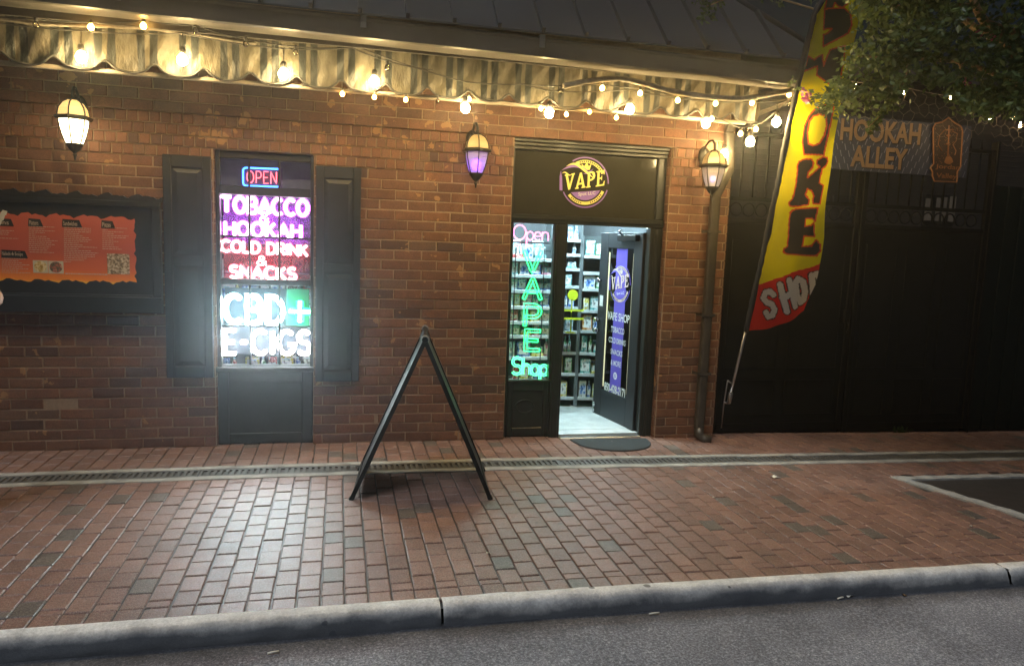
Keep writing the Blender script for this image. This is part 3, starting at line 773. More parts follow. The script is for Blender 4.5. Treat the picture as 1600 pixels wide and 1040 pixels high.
# ---- the shop emblem (used on transom and door): rings, crown, swoosh, lettered band
SER = {  # slab-serif capitals as outlines in a unit-high box: (width, outer, holes)
 'V': (.86, [(0, 1), (.34, 1), (.34, .92), (.27, .9), (.46, .33), (.62, .9), (.55, .92), (.55, 1), (.86, 1), (.86, .92), (.79, .9), (.5, 0), (.34, 0), (.07, .9), (0, .92)], []),
 'A': (.9, [(0, 0), (.32, 0), (.32, .08), (.25, .1), (.29, .24), (.58, .24), (.62, .1), (.55, .08), (.55, 0), (.9, 0), (.9, .08), (.83, .1), (.53, 1), (.36, 1), (.07, .1), (0, .08)], [[(.33, .36), (.54, .36), (.44, .72)]]),
 'P': (.76, [(0, 0), (.38, 0), (.38, .08), (.29, .1), (.29, .4), (.5, .42), (.68, .52), (.75, .7), (.68, .9), (.5, 1), (0, 1), (0, .92), (.09, .9), (.09, .1), (0, .08)], [[(.29, .52), (.46, .54), (.54, .7), (.46, .88), (.29, .9)]]),
 'E': (.78, [(0, 0), (.74, 0), (.78, .3), (.7, .3), (.62, .12), (.3, .1), (.3, .45), (.44, .46), (.47, .36), (.53, .36), (.53, .66), (.47, .66), (.44, .56), (.3, .55), (.3, .9), (.6, .88), (.66, .72), (.73, .72), (.72, 1), (0, 1), (0, .92), (.1, .9), (.1, .1), (0, .08)], []),
}
def emblem(fn, R, parent, y_mat, p_mat):
    """fn(a,b,t) places emblem coordinates (centre 0,0; radius 1) ; t = layer height"""
    def ringseg(mb, r0, r1, a0, a1, t, mi, n=40):
        for i in range(n):
            q0, q1 = R_(a0+(a1-a0)*i/n), R_(a0+(a1-a0)*(i+1)/n)
            mb.poly([fn(r*math.cos(q), r*math.sin(q), t) for r, q in ((r0, q0), (r1, q0), (r1, q1), (r0, q1))], mi)
    mb = MB()
    ringseg(mb, .95, 1.0, 0, 125, .0, 1); ringseg(mb, .95, 1.0, 205, 345, .0, 1)
    ringseg(mb, .76, .88, 28, 120, .0, 0); ringseg(mb, .76, .88, 218, 338, .0, 0)
    for a in list(range(40, 112, 6))+list(range(228, 262, 6))+list(range(288, 330, 6)): ringseg(mb, .79, .85, a, a+3.2, .001, 2, 2)
    # purple lower segment
    pts = [(.70*math.cos(R_(a)), .70*math.sin(R_(a))) for a in range(208, 348, 6)]
    put_poly(mb, lambda a, b: fn(a, b, .0), [(-.60, -.42)]+pts[2:-1]+[(.62, -.28)], (), 1)
    # crown
    put_poly(mb, lambda a, b: fn(a, b, .0), [(-.12, .48), (.16, .5), (.24, .76), (.12, .64), (.03, .8), (-.07, .63), (-.19, .73)], (), 0)
    # swooshes
    def ribbon(pts, w0, t, mi):
        P = [Vector(p) for p in pts]; n = len(P)
        for i in range(n-1):
            def edge(k):
                tg = (P[min(k+1, n-1)]-P[max(k-1, 0)]).normalized(); nn = Vector((-tg.y, tg.x)); ww = w0*math.sin(math.pi*(k+.25)/(n-.5))
                return P[k]+nn*ww, P[k]-nn*ww
            a, b = edge(i); c, d = edge(i+1)
            mb.poly([fn(*b, t), fn(*d, t), fn(*c, t), fn(*a, t)], mi)
    cur = lambda n, f: [f(i/n) for i in range(n+1)]
    ribbon(cur(18, lambda u: (-.82+1.2*u, .58+.12*math.sin(u*3.1)-.42*u*u+.06*math.sin(6.28*u))), .055, .001, 0)
    ribbon(cur(18, lambda u: (-1.0+1.3*u, .42+.3*math.sin(u*2.6)-.36*u*u)), .06, .0005, 1)
    ribbon(cur(12, lambda u: (-.1+.42*u, .34+.22*u*u)), .03, .0005, 1)
    ribbon(cur(12, lambda u: (-.98+.42*u, .30+.05*math.sin(6.28*u))), .03, .001, 0)
    mb.prism([(-1.05, -.36), (-.93, -.36), (-.97, .18), (-1.03, .4), (-1.07, .18)], lambda a, b, t: fn(a, b, t), .001, .0, 1)
    # VAPE, rising to the right
    x = -.86
    for ch in 'VAPE':
        w_, o, hs = SER[ch]; k = .62
        f2 = lambda a, b, x=x, k=k: fn(x+a*k*.78, -.36+b*k+.16*(x+a*k+.86), .002)
        put_poly(mb, f2, o, hs, 0); x += (w_+.06)*k*.78
    vs, fs, w_ = text_geo('Spot LLC', .72, .17, .01); mb.add([fn(-.27+a, -.58+b+.13*a, .002) for a, b in vs], fs, 3)
    return mb.build('emblem', [y_mat, p_mat, M['black_print'], M['white_print']], parent)
ec = at(915, 285, EYF-.002); er = .205
emblem(lambda a, b, t: (ec.x+a*er, EYF+.0105-t-.001, ec.z+b*er), er, entf, M['yellow_print'], M['purple_print'])
emblem(lambda a, b, t: dface(GWd/2+a*GWd*.40, 1.285+b*.185, .0075+t), .2, door, M['cream_print'], M['purple_vinyl'])
# door furniture
mb = MB(); mb.box(.05, .36, th/2+.002, th/2+.05, dt_-.075, dt_-.02, 0, .006, DM); mb.build('closer', M['iron'], door)
mb = MB(); mb.tube([dp(.30, .045, dt_-.03), dp(.16, .17, dt_+.006), dp(.03, .23, dt_+.012)], .008, 6); mb.build('closer_arm', M['aluminium'], door)
for zz in (1.30, .93, .83):
    mb = MB(); c0 = dp(DLn-.05, th/2+.001, zz); c1 = dp(DLn-.05, th/2+.035, zz)
    mb.tube([c0, c1], .014, 10); mb.tube([c1, dp(DLn-.05, th/2+.055, zz)], .024, 10); mb.build('door_lock', M['chrome'], door)
mb = MB(); mb.box(DLn-.10, DLn-.04, th/2+.0005, th/2+.003, 1.06, 1.16, 0, 0, DM); mb.build('sticker', M['white_print'], door)
mb = MB(); mb.tube([dp(DLn-.045, th/2+.012, .10), dp(DLn-.045, th/2+.012, .04)], .011, 8); mb.tube([dp(DLn-.045, th/2+.012, .14), dp(DLn-.045, th/2+.012, .10)], .02, 8)
mb.build('door_stop', M['chrome'], door)

# ---- inside the shop
IF = .002
mb = MB(); mb.box(-1.6, 3.0, .24, 3.2, -.12, IF); mb.box(post1, jam0, .10, .24, -.12, IF-.004); mb.build('interior_floor', M['interior_floor'], shop)
mb = MB()
mb.box(-1.62, 2.95, 3.2, 3.25, IF, 2.75); mb.box(-1.66, -1.6, .24, 3.2, IF, 2.75); mb.box(2.93, 2.955, .245, 3.19, IF, 2.75)
mb.build('interior_wall', M['interior_wall'], shop)
mb = MB(); mb.box(-1.6, 2.93, .245, 3.2, 2.42, 2.45); mb.build('interior_ceiling', M['ceiling_paint'], shop)
mb = MB(); mb.box(DX0, DX1, .16, .19, hd0+.02, 2.42); mb.build('blackout_panel', M['interior_wall'], shop)  # added panel that keeps the entrance transom dark against the lit shop
mb = MB(); mb.box(WX0, WX1, .235, .239, tz0-.03, 2.42); mb.build('blackout_panel', M['interior_wall'], shop)  # added likewise, so the window transom stays dark
M['tube_lamp'] = emit('tube_lamp', (.64, .92, 1.0), 400)
for i, (lx, ly, ln) in enumerate(((2.12, .36, .9), (1.5, .72, .8), (2.3, 1.7, 1.2))):
    t = thing('ceiling_lamp', (lx, ly, 2.41), ('white tube lamp on the shop ceiling just inside the doorway', 'white tube lamp on the shop ceiling behind the narrow side window', 'white tube lamp at the back of the shop ceiling', 'white tube lamp on the shop ceiling behind the left window signs')[i], 'ceiling lamp', 'tube lamps on the shop ceiling')
    mb = MB(); mb.box(lx-ln/2, lx+ln/2, ly-.06, ly+.06, 2.385, 2.418, 0, .006); mb.build('housing', M['ceiling_paint'], t)
    mb = MB(); mb.tube([(lx-ln/2+.03, ly, 2.365), (lx+ln/2-.03, ly, 2.365)], .018, 8); mb.build('tube', M['tube_lamp'], t)

# ---- shelving with goods
def goods_mat(name, c):
    m, t, b = nodes(name); v = coordn(t)
    n = noise(t, v, 4.5, 2, .5)
    st = ramp(t, n, [(.36, tuple(x*.35 for x in c)), (.45, c), (.55, tuple(min(1, x*.8+.28) for x in c)), (.64, (.85, .87, .86))])
    link(t, st, b.inputs['Base Color']); b.inputs['Roughness'].default_value = .35; return m
GC = {'white': (.8, .82, .82), 'pale blue': (.42, .66, .78), 'teal': (.10, .48, .50), 'blue': (.05, .20, .62), 'red': (.62, .06, .06), 'pink': (.75, .25, .38), 'yellow': (.78, .68, .10), 'green': (.10, .45, .16), 'orange': (.78, .32, .05), 'black': (.03, .03, .035)}
for k, c in GC.items(): M['goods '+k] = goods_mat('goods_'+k.replace(' ', '_'), c)
KINDS = {'carton': 'box', 'pouch': 'pouch', 'bottle': 'bottle', 'display tray': 'tray'}
PROTO = {}
def proto(kind, col):
    if (kind, col) in PROTO: return PROTO[kind, col]
    mb = MB()
    if kind == 'carton':
        mb.box(-.5, .5, -.5, .5, 0, 1, 0, .03); mb.box(-.38, .38, -.515, -.5005, .2, .72, 1); mb.box(-.3, .3, -.52, -.5155, .76, .88, 2)
    elif kind == 'pouch':
        def fn(u, v):
            th_ = .5*math.sin(math.pi*min(1, max(0, v*.9+.08)))**.6*(1 if v < .93 else .2); a = u*2*math.pi
            return (.5*math.cos(a)*(1-.12*v), th_*math.sin(a), v)
        mb.grid(fn, 12, 8); mb.box(-.3, .3, -.52, -.505, .3, .6, 1)
    elif kind == 'bottle':
        mb.lathe([(.001, 0), (.46, .0), (.5, .04), (.5, .62), (.3, .74), (.18, .8), (.18, .88)], (0, 0, 0), 12, 0)
        mb.lathe([(.505, .15), (.505, .5)], (0, 0, 0), 12, 1); mb.lathe([(.22, .86), (.22, .99), (.001, 1)], (0, 0, 0), 12, 2)
    else:
        mb.box(-.5, .5, -.5, .5, 0, .25, 0, .02); mb.box(-.5, .5, .44, .5, .2505, 1, 0, .02)
        for i in range(4): mb.box(-.45+.23*i, -.26+.23*i, -.4, .35, .2505, .62+.06*(i % 2), 1+i % 2, .02)
        mb.box(-.42, .42, .425, .4395, .72, .95, 2)
    alt = {'white': 'blue', 'black': 'white'}.get(col, 'white')
    o = mb.build('x', [M['goods '+col], M['goods '+alt], M['goods '+('pale blue' if col != 'pale blue' else 'teal')]])
    me = o.data; bpy.data.objects.remove(o); PROTO[kind, col] = me; return me
rg = random.Random(77); ORD = ['first', 'second', 'third', 'fourth', 'fifth', 'sixth', 'seventh', 'eighth', 'ninth', 'tenth', 'eleventh', 'twelfth', 'thirteenth', 'fourteenth']
def rack(nm, p0, p1, depth, levels, where, group, pal, fill=.97, back=True, hmax=.12, big=1.0, label=None):
    p0, p1 = Vector((*p0, 0)), Vector((*p1, 0)); d = (p1-p0); L = d.length; ang = math.atan2(d.y, d.x)
    t = thing('shelf_unit', (p0.x, p0.y, IF), label or nm, 'shelving', 'display shelving in the shop')
    Mx = Matrix.Translation((p0.x, p0.y, IF)) @ Matrix.Rotation(ang, 4, 'Z')
    top = max(levels)+.2
    if back:
        mb = MB(); mb.box(0, L, depth, depth+.02, .0, top, 0, 0, Mx)
        for k in range(int(top/.08)): mb.box(0, L, depth-.006, depth-.0005, k*.08+.01, k*.08+.07, 0, .002, Mx)
        mb.build('back_panel', M['interior_back'], t)
    mb = MB(); mb.box(-.02, 0, 0.02, depth, .0, top, 0, .003, Mx); mb.build('upright', M['shelf_metal'], t)
    mb = MB(); mb.box(L, L+.02, 0.02, depth, .0, top, 0, .003, Mx); mb.build('upright', M['shelf_metal'], t)
    for li, z in enumerate(levels):
        mb = MB(); mb.box(0.001, L-.001, .012, depth-.007, z-.016, z, 0, .003, Mx); mb.box(0.001, L-.001, 0, .0115, z-.02, z+.012, 1, .003, Mx)
        mb.build('shelf', [M['shelf_metal'], M['shelf_lip']], t)
        nxt = min([q for q in levels if q > z+.01] or [z+.2])-z-.03
        x = .015; n = 0
        while x < L-.05:
            kind = rg.choice(['carton', 'carton', 'carton', 'display tray', 'pouch', 'bottle']); wd = {'carton': rg.uniform(.05, .12), 'pouch': rg.uniform(.05, .08), 'bottle': rg.uniform(.03, .045), 'display tray': rg.uniform(.09, .14)}[kind]*big
            if x+wd > L-.005: break
            if rg.random() < fill and n < 14:
                h = min(nxt, rg.uniform(.72, 1.1)*hmax if kind != 'bottle' else rg.uniform(.8, 1.1)*hmax); col = rg.choice(pal)
                dp_ = min(depth-.06, wd*1.2, .12) if kind != 'pouch' else .03
                o = bpy.data.objects.new(kind.replace(' ', '_'), proto(kind, col)); COL.objects.link(o)
                o.matrix_world = Mx @ Matrix.Translation((x+wd/2, .03+dp_/2+rg.uniform(0, .02), z+.0005)) @ Matrix.Rotation(rg.gauss(0, .05), 4, 'Z') @ Matrix.Diagonal((wd*.93, dp_, h, 1))
                tag(o, f"{col} {kind}, {ORD[n]} on the {ORD[li]} shelf down {where}", KINDS[kind], group); n += 1
            x += wd+rg.uniform(.004, .012)
    return t
rack('', (2.00, 1.12), (2.275, 1.10), .30, [1.64, 1.50, 1.36, 1.19, .985, .75, .54, .33, .09], 'of the tall doorway rack', 'goods on the tall rack in the doorway', ['white', 'pale blue', 'teal', 'red', 'green', 'orange', 'pale blue', 'yellow', 'blue', 'pink'], .97, hmax=.165, label='tall dark slatted rack straight behind the open doorway')
rack('', (2.305, 1.09), (2.86, .96), .30, [1.49, 1.33, 1.17, .96, .76, .54, .33, .09], 'of the rack behind the door', 'goods on the rack behind the open door', ['white', 'pale blue', 'teal', 'red', 'yellow', 'blue', 'orange', 'green'], .97, hmax=.16, big=1.1, label='dark rack set at an angle behind the open door leaf')
rack('', (1.40, .80), (1.965, .80), .26, [1.45, 1.30, 1.16, 1.01, .87, .74, .54, .33], 'behind the narrow side window', 'goods behind the narrow side window', ['blue', 'pale blue', 'red', 'pink', 'yellow', 'white', 'teal', 'green'], .98, hmax=.16, big=1.1, label='colourful goods rack behind the narrow side window')
rack('', (-1.12, .62), (.05, .62), .26, [1.62, 1.44, 1.25, 1.05, .86, .66, .45], 'behind the left window signs', 'goods behind the left window signs', ['white', 'blue', 'pale blue', 'green', 'yellow', 'black', 'red', 'white'], .85, hmax=.14, big=1.2, label='wide goods rack behind the glowing left window signs')
# lime round price sign on a stem, standing on the floor before the tall rack
pz = at(895, 461, .98)
t = thing('price_sign', (pz.x, .98, IF), 'round lime green price sign on a thin stand in the doorway', 'sign')
mb = MB(); mb.tube([(pz.x, .975, pz.z), (pz.x, .988, pz.z)], .052, 20); mb.build('disc', M['lime'], t)
mb = MB(); mb.tube([(pz.x, 1.0, .76), (pz.x, 1.0, pz.z-.05)], .006, 6); mb.box(pz.x-.05, pz.x+.05, .985, 1.06, .752, .760, 0, .003); mb.build('stand', M['lime'], t)
for zz in (.975, .895):
    mb = MB(); mb.box(pz.x-.10, pz.x+.10, .93, .985, zz-.004, zz+.002); mb.box(pz.x-.10, pz.x+.10, .925, .9295, zz-.004, zz+.014); mb.build('tray', M['lime'], t)

# ================================================================== NEON AND LED SIGNS
def sign_fn(px0, py0, px1, py1, Y):
    """baseline from pixel (px0,py0) to (px1,py1) on plane Y"""
    a, b = at(px0, py0, Y), at(px1, py1, Y); w_ = b.x-a.x
    return a, w_, (lambda u, v, t=0.0: (a.x+u, Y-t, a.z+(b.z-a.z)*u/w_+v))
def led_word(root, name, body, px0, py0, px1, py1, hpx, Y, core, halo, rc=.011, rh=.022, gap=.24):
    a, w_, fn = sign_fn(px0, py0, px1, py1, Y); h = (at(px0, py0-hpx, Y).z-a.z)
    S = strokes(body, w_, h, gap); o = MB()
    for pl in S:
        P = resample(pl, .02)
        for k, q in enumerate((0,)):
            pass
        L_, R2 = offs(P, rh), offs(P, -rh)  # wide flat emissive strokes: the bloom fringe round each tube, put in as colour
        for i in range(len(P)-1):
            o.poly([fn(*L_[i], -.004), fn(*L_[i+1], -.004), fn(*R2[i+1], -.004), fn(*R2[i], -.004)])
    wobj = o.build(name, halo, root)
    c = MB()
    for pl in S: c.tube([fn(a_, b_, .008) for a_, b_ in resample(pl, .03)], rc, 6)
    c.build('tube', core, wobj); return wobj
E_ = lambda n, c, s: M.setdefault(n, emit(n, c, s))
pk_c, pk_h = E_('neon_pink_white', (1, .72, 1), 14), E_('magenta_halo', (.85, .10, .85), 1.5)
rd_c, rd_h = E_('neon_red_white', (1, .70, .72), 12), E_('red_halo', (.95, .08, .14), 1.4)
cy_c, cy_h = E_('led_cyan_white', (.62, .93, 1), 165), E_('cyan_halo', (.20, .80, 1.0), 1.3)
gr_c, gr_h = E_('led_green_white', (.14, 1, .55), 34), E_('green_halo', (0, .85, .35), .9)
wh_c, wh_h = E_('led_white', (.90, .95, 1), 150), E_('rose_halo', (1, .60, .62), 1.3)
SY = .125
sgn = thing('word_sign', tuple(at(413, 436, SY)), 'glowing pink and red letters reading TOBACCO & HOOKAH COLD DRINK & SNACKS in the window', 'neon sign')
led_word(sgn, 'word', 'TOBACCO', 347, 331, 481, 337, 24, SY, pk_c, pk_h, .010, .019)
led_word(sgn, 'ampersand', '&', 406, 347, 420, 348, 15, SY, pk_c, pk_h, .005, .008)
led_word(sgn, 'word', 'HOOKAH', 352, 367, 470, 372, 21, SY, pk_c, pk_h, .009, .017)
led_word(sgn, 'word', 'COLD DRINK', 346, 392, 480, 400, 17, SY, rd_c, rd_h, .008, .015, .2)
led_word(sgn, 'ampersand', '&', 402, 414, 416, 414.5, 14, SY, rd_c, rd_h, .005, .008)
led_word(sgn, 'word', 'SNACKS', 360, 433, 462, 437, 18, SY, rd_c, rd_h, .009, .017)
def tinted(name, c, tr):
    m = bpy.data.materials.new(name); m.use_nodes = True; t = m.node_tree; b = t.nodes['Principled BSDF']; b.inputs['Base Color'].default_value = rgb(c); b.inputs['Roughness'].default_value = .3
    tb = t.nodes.new('ShaderNodeBsdfTransparent'); mx = t.nodes.new('ShaderNodeMixShader'); mx.inputs[0].default_value = tr
    link(t, b.outputs[0], mx.inputs[1]); link(t, tb.outputs[0], mx.inputs[2]); link(t, mx.outputs[0], t.nodes['Material Output'].inputs[0]); return m
zmid = at(414, 381, SY).z
for nm, c, za, zb_ in (('purple_glow', (.36, .08, .62), zmid, uz1-.004), ('red_glow', (.45, .06, .10), uz0+.004, zmid-.002)):
    mb = MB(); mb.box(gl+.006, gr-.006, SY+.020, SY+.024, za, zb_); mb.build('added_backing', tinted(nm, c, .55), sgn)  # added sheets; the glow round the letters is put into their tint
bk = MB(); q0, q1 = at(344, 436, SY+.02), at(485, 304, SY+.02)
M['acrylic'] = plain('acrylic', (.10, .08, .13), .25, bmp=0)
for py in (318, 357, 384, 426):
    a = at(414, py, SY+.02); bk.box(gl+.015, gr-.015, SY+.012, SY+.018, a.z-.006, a.z+.006)
bk.build('hanging_rail', M['acrylic'], sgn)
s2_ = thing('word_sign', tuple(at(413, 505, SY)), 'blinding cyan white letters CBD with a green plus in the lower window', 'LED sign')
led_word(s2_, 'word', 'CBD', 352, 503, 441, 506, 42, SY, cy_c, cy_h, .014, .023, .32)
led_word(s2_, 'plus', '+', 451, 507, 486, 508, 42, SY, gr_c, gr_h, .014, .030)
s3_ = thing('word_sign', tuple(at(413, 555, SY)), 'blinding white letters reading E-CIGS below the CBD letters', 'LED sign')
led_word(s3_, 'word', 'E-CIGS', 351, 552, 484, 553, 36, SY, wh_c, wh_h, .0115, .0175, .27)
mb = MB(); mb.box(gl+.012, gr-.012, SY+.03, SY+.036, lz0+.07, lz1-.03); M['backing_dark'] = plain('backing_dark', (.007, .010, .014), .35, bmp=0); mb.build('added_backing', M['backing_dark'], s2_)  # added dark sheet hides the lit shelves behind the letters
mb = MB(); q0, q1 = at(448, 512, SY), at(488, 452, SY); mb.box(q0.x, gr-.012, SY+.020, SY+.026, q0.z, q1.z, 0, .003); mb.build('plus_glow_board', plain('green_glow', (.006, .16, .07), .4, bmp=0), s2_)  # added board; the green glow of the plus is put into its colour
# OPEN sign in the window transom
bl = E_('neon_blue', (.04, .22, 1), 6); blc = E_('neon_sky', (.15, .55, 1), 3); rdt = E_('neon_red_thin', (1, .10, .13), 5)
OY = .118
s4 = thing('open_sign', tuple(at(409, 290, OY)), 'small red OPEN neon with blue rounded border at the top of the left window', 'neon sign')
a, w_, fn = sign_fn(380, 290, 437, 292, OY); h = at(380, 262, OY).z-a.z
mb = MB(); mb.box(a.x-.02, a.x+w_+.02, OY+.014, OY+.02, a.z-.02, a.z+h+.01); mb.build('backing', M['acrylic'], s4)
mb = MB(); r = .022
rr_ = [(w_-.002, 0), (r, 0)]+arc(r, r, r, r, 270, 180, 5)+[(0, h-r)]+arc(r, h-r, r, r, 180, 90, 5)+[(w_-.002, h)]
mb.tube([fn(*p) for p in rr_], .0065, 6); mb.build('border', bl, s4)
mb = MB()
for pl in strokes('OPEN', w_-.05, h-.045, .3): mb.tube([fn(p[0]+.027, p[1]+.022) for p in resample(pl, .02)], .0035, 6)
mb.build('lettering', rdt, s4)
# pink Open sign and green VAPE Shop sign in the sidelight
SDY = .135
pk = E_('neon_hot_pink', (1, .20, .45), 4)
s5 = thing('open_sign', tuple(at(828, 378, SDY)), 'pink cursive Open neon at the top of the narrow side window', 'neon sign')
a, w_, fn = sign_fn(802, 374, 855, 376, SDY); h = at(802, 351, SDY).z-a.z
mb = MB(); x = 0
for ch, sx, sy in (('O', 1.15, 1.0), ('p', 1, .95), ('e', 1, .95), ('n', 1, .95)):
    cw, pls = SF[ch]
    for pl in pls: mb.tube([fn((x+p[0]*sx)/2.55*w_, p[1]*sy*h) for p in resample(pl, .1)], .0052, 6)
    x += cw*sx+.08
mb.build('lettering', pk, s5)
mb = MB(); mb.box(sg0+.004, sg1-.02, SDY+.012, SDY+.018, a.z-.028, a.z-.016); mb.build('bracket', M['acrylic'], s5)
gn = E_('neon_green', (.03, 1, .22), 3.2); gnw = E_('neon_mint', (.08, 1, .34), 3.6)
s6 = thing('vape_sign', tuple(at(828, 588, SDY)), 'tall green double tube neon reading VAPE Shop in the narrow side window', 'neon sign')
for ch, px0, px1, pyb, pyt in (('V', 818, 845, 424, 391), ('A', 818, 845, 467, 434), ('P', 820, 843, 509, 476), ('E', 821, 843, 546, 516)):
    a, w_, fn = sign_fn(px0, pyb, px1, pyb+1, SDY); h = at(px0, pyt, SDY).z-a.z; mb = MB()
    cw, pls = SF[ch]
    for pl in pls:
        P = [(p[0]/cw*w_, p[1]*h) for p in pl]; P = resample(P, .02)
        for d, dy in ((.0125, 0), (-.0125, 0)): mb.tube([fn(*p) for p in offs(P, d)], .0054, 6)
        e0, e1 = offs(P, .0125), offs(P, -.0125)
        for k in (0, -1):
            if math.hypot(P[0][0]-P[-1][0], P[0][1]-P[-1][1]) > .01: mb.tube([fn(*e0[k]), fn(*e1[k])], .0054, 6)
    mb.build('letter', gn, s6)
a, w_, fn = sign_fn(800, 584, 857, 586, SDY); h = at(800, 557, SDY).z-a.z; mb = MB(); x = 0
for ch in 'Shop':
    cw, pls = SF[ch]
    for pl in pls:
        P = resample([((x+p[0])/2.4*w_, p[1]*h*.95) for p in pl], .012)
        for d in (.008, -.008): mb.tube([fn(*p) for p in offs(P, d)], .0048, 6)
    x += cw+.09
mb.build('word', gnw, s6)
mb = MB()
for px in (806, 851):
    p0, p1 = at(px, 388, SDY+.02), at(px, 590, SDY+.02); mb.box(p0.x-.004, p0.x+.004, SDY+.016, SDY+.021, p1.z, p0.z)
mb.build('frame', M['acrylic'], s6)

# ================================================================== LANTERNS
def lantern(c, ztop_ring, label, glassmat, bulb=None, bulb_r=.03, s=1.0):
    x, y, z = c.x, c.y, ztop_ring
    t = thing('wall_lantern', (x, y, z), label, 'wall lantern', 'lanterns on the brick wall')
    B = M['bronze']; rot = math.pi/6
    mb = MB(); mb.lathe([(.001, .155), (.008, .153), (.014, .14), (.010, .128), (.03, .122), (.036, .112)], (x, y, z), 12)
    mb.build('finial', B, t)
    M.setdefault('cap_glass', None)
    mb = MB(); pr = [(.034, .112), (.062, .095), (.085, .06), (.094, .018), (.092, .012)]
    mb.lathe(pr, (x, y, z), 6, 0, False, rot); mb.build('cap_glass', CAPM[label], t)
    mb = MB()
    for k in range(6):
        a = rot+k*math.pi/3; mb.tube([(x+(r+.002)*math.cos(a), y+(r+.002)*math.sin(a), z+h) for r, h in pr], .005, 5)
    mb.build('cap_rib', B, t)
    mb = MB(); mb.lathe([(.086, .014), (.112, .008), (.118, -.004), (.108, -.016), (.088, -.016), (.086, .014)], (x, y, z), 6, 0, False, rot); mb.build('rim', B, t)
    gp = [(.090, -.016), (.084, -.06), (.070, -.115), (.050, -.172)]
    mb = MB(); mb.lathe(gp, (x, y, z), 6, 0, False, rot); mb.build('glass_body', glassmat, t)
    mb = MB()
    for k in range(6):
        a = rot+k*math.pi/3; mb.tube([(x+(r+.002)*math.cos(a), y+(r+.002)*math.sin(a), z+h) for r, h in gp], .0045, 5)
    mb.build('rib', B, t)
    mb = MB(); mb.lathe([(.056, -.168), (.052, -.18), (.030, -.212), (.012, -.226), (.010, -.236), (.016, -.242), (.009, -.25), (.007, -.268), (.001, -.28)], (x, y, z), 12); mb.build('base_cup', B, t)
    if bulb:
        mb = MB(); mb.sphere((x, y, z-.105), bulb_r, 12, 8, 0, 1.25); mb.build('bulb', bulb, t)
    mb = MB()
    arm = [(x, y, z+.125), (x, y-.0, z+.165), (x-.004, y+.03, z+.20), (x-.008, y+.08, z+.205), (x-.01, y+.13, z+.17), (x-.01, .0-.05, z+.10), (x-.01, -.052, z+.06)]
    mb.tube(arm, lambda u: .011-.003*u, 8)
    mb.tube([(x-.01, -.06+.035*math.cos(q), z+.11+.035*math.sin(q)) for q in [i*.5 for i in range(10)]], .006, 6)
    mb.build('arm', B, t)
    mb = MB(); mb.lathe([(.001, -.02), (.05, -.02), (.058, -.008), (.06, 0)], (0, 0, 0), 16)
    mb.v = [(x-.01+a*.85, -.042+c_, z+.09+b*1.35) for a, b, c_ in mb.v]; mb.build('wall_plate', B, t)
    return t
M['lantern_lit'] = emit('lantern_lit', (1.0, .80, .46), 7.5)
M['lantern_cap_lit'] = emit('lantern_cap_lit', (1.0, .68, .24), .75)
def frosted(name, c, tr):
    m = bpy.data.materials.new(name); m.use_nodes = True; t = m.node_tree; t.nodes.clear()
    out = t.nodes.new('ShaderNodeOutputMaterial'); a = t.nodes.new('ShaderNodeBsdfTransparent'); b = t.nodes.new('ShaderNodeBsdfTranslucent'); d = t.nodes.new('ShaderNodeBsdfPrincipled')
    b.inputs[0].default_value = rgb(c); d.inputs['Base Color'].default_value = rgb(c); d.inputs['Roughness'].default_value = .2
    m1 = t.nodes.new('ShaderNodeMixShader'); m1.inputs[0].default_value = .55; link(t, d.outputs[0], m1.inputs[1]); link(t, b.outputs[0], m1.inputs[2])
    m2 = t.nodes.new('ShaderNodeMixShader'); m2.inputs[0].default_value = tr; link(t, m1.outputs[0], m2.inputs[1]); link(t, a.outputs[0], m2.inputs[2]); link(t, m2.outputs[0], out.inputs[0]); return m
M['frost'] = frosted('frost', (.68, .67, .66), .35); M['cap_amber'] = plain('cap_amber', (.42, .32, .18), .3, var=.1, bmp=0)
LL = ('brightly lit white lantern above the red menu board', 'lantern with a purple bulb on the brick between window and entrance', 'lantern with a faint violet bulb beside the downspout')
CAPM = {LL[0]: M['lantern_cap_lit'], LL[1]: M['cap_amber'], LL[2]: M['cap_amber']}
LY = -.20
lantern(at(115, 184, LY), at(115, 184, LY).z, LL[0], M['lantern_lit'])
lantern(at(745, 235, LY), at(745, 235, LY).z, LL[1], M['frost'], emit('bulb_violet', (.22, .04, 1), 9), .036)
lantern(at(1115, 259, LY), at(1115, 259, LY).z, LL[2], M['frost'], emit('bulb_lilac', (.36, .36, 1), 2.5), .022)

# ================================================================== MENU BOARD
BX0, BX1, BZ0, BZ1 = -3.35, -1.232, 1.005, 1.79
mn = thing('menu_board', (-2.2, -.05, 1.0), 'black framed board holding a red and orange restaurant menu with ragged edges', 'menu board')
mb = MB(); fw_ = .075
def ragtop(x): return .010*math.sin(x*31)+.007*math.sin(x*67+1)+.004*math.sin(x*131)
mb.box(BX0, BX1, -.058, -.042, BZ0, BZ1, 0, .003)
for a, b, c, d in ((BX0, BX1, BZ1-.04, BZ1), (BX0, BX1, BZ0, BZ0+.115), (BX1-.06, BX1, BZ0+.1155, BZ1-.0405)): mb.box(a, b, -.085, -.0585, c, d, 0, .005)
mb.box(BX0, BX1-.0605, -.078, -.0585, BZ0+.1155, BZ0+.128, 0, .004)
up = [(BX0, BZ1+.001)]; N = 120
mb.prism([(BX0, BZ1-.002)]+[(BX1+.01, BZ1-.002)]+[(BX1+.01-(BX1+.01-BX0)*i/N, BZ1+.035+ragtop(BX1-(BX1-BX0)*i/N)) for i in range(N+1)], lambda a, b, t: (a, t, b), -.082, -.046)
mb.build('case', M['shutter_paint'], mn)
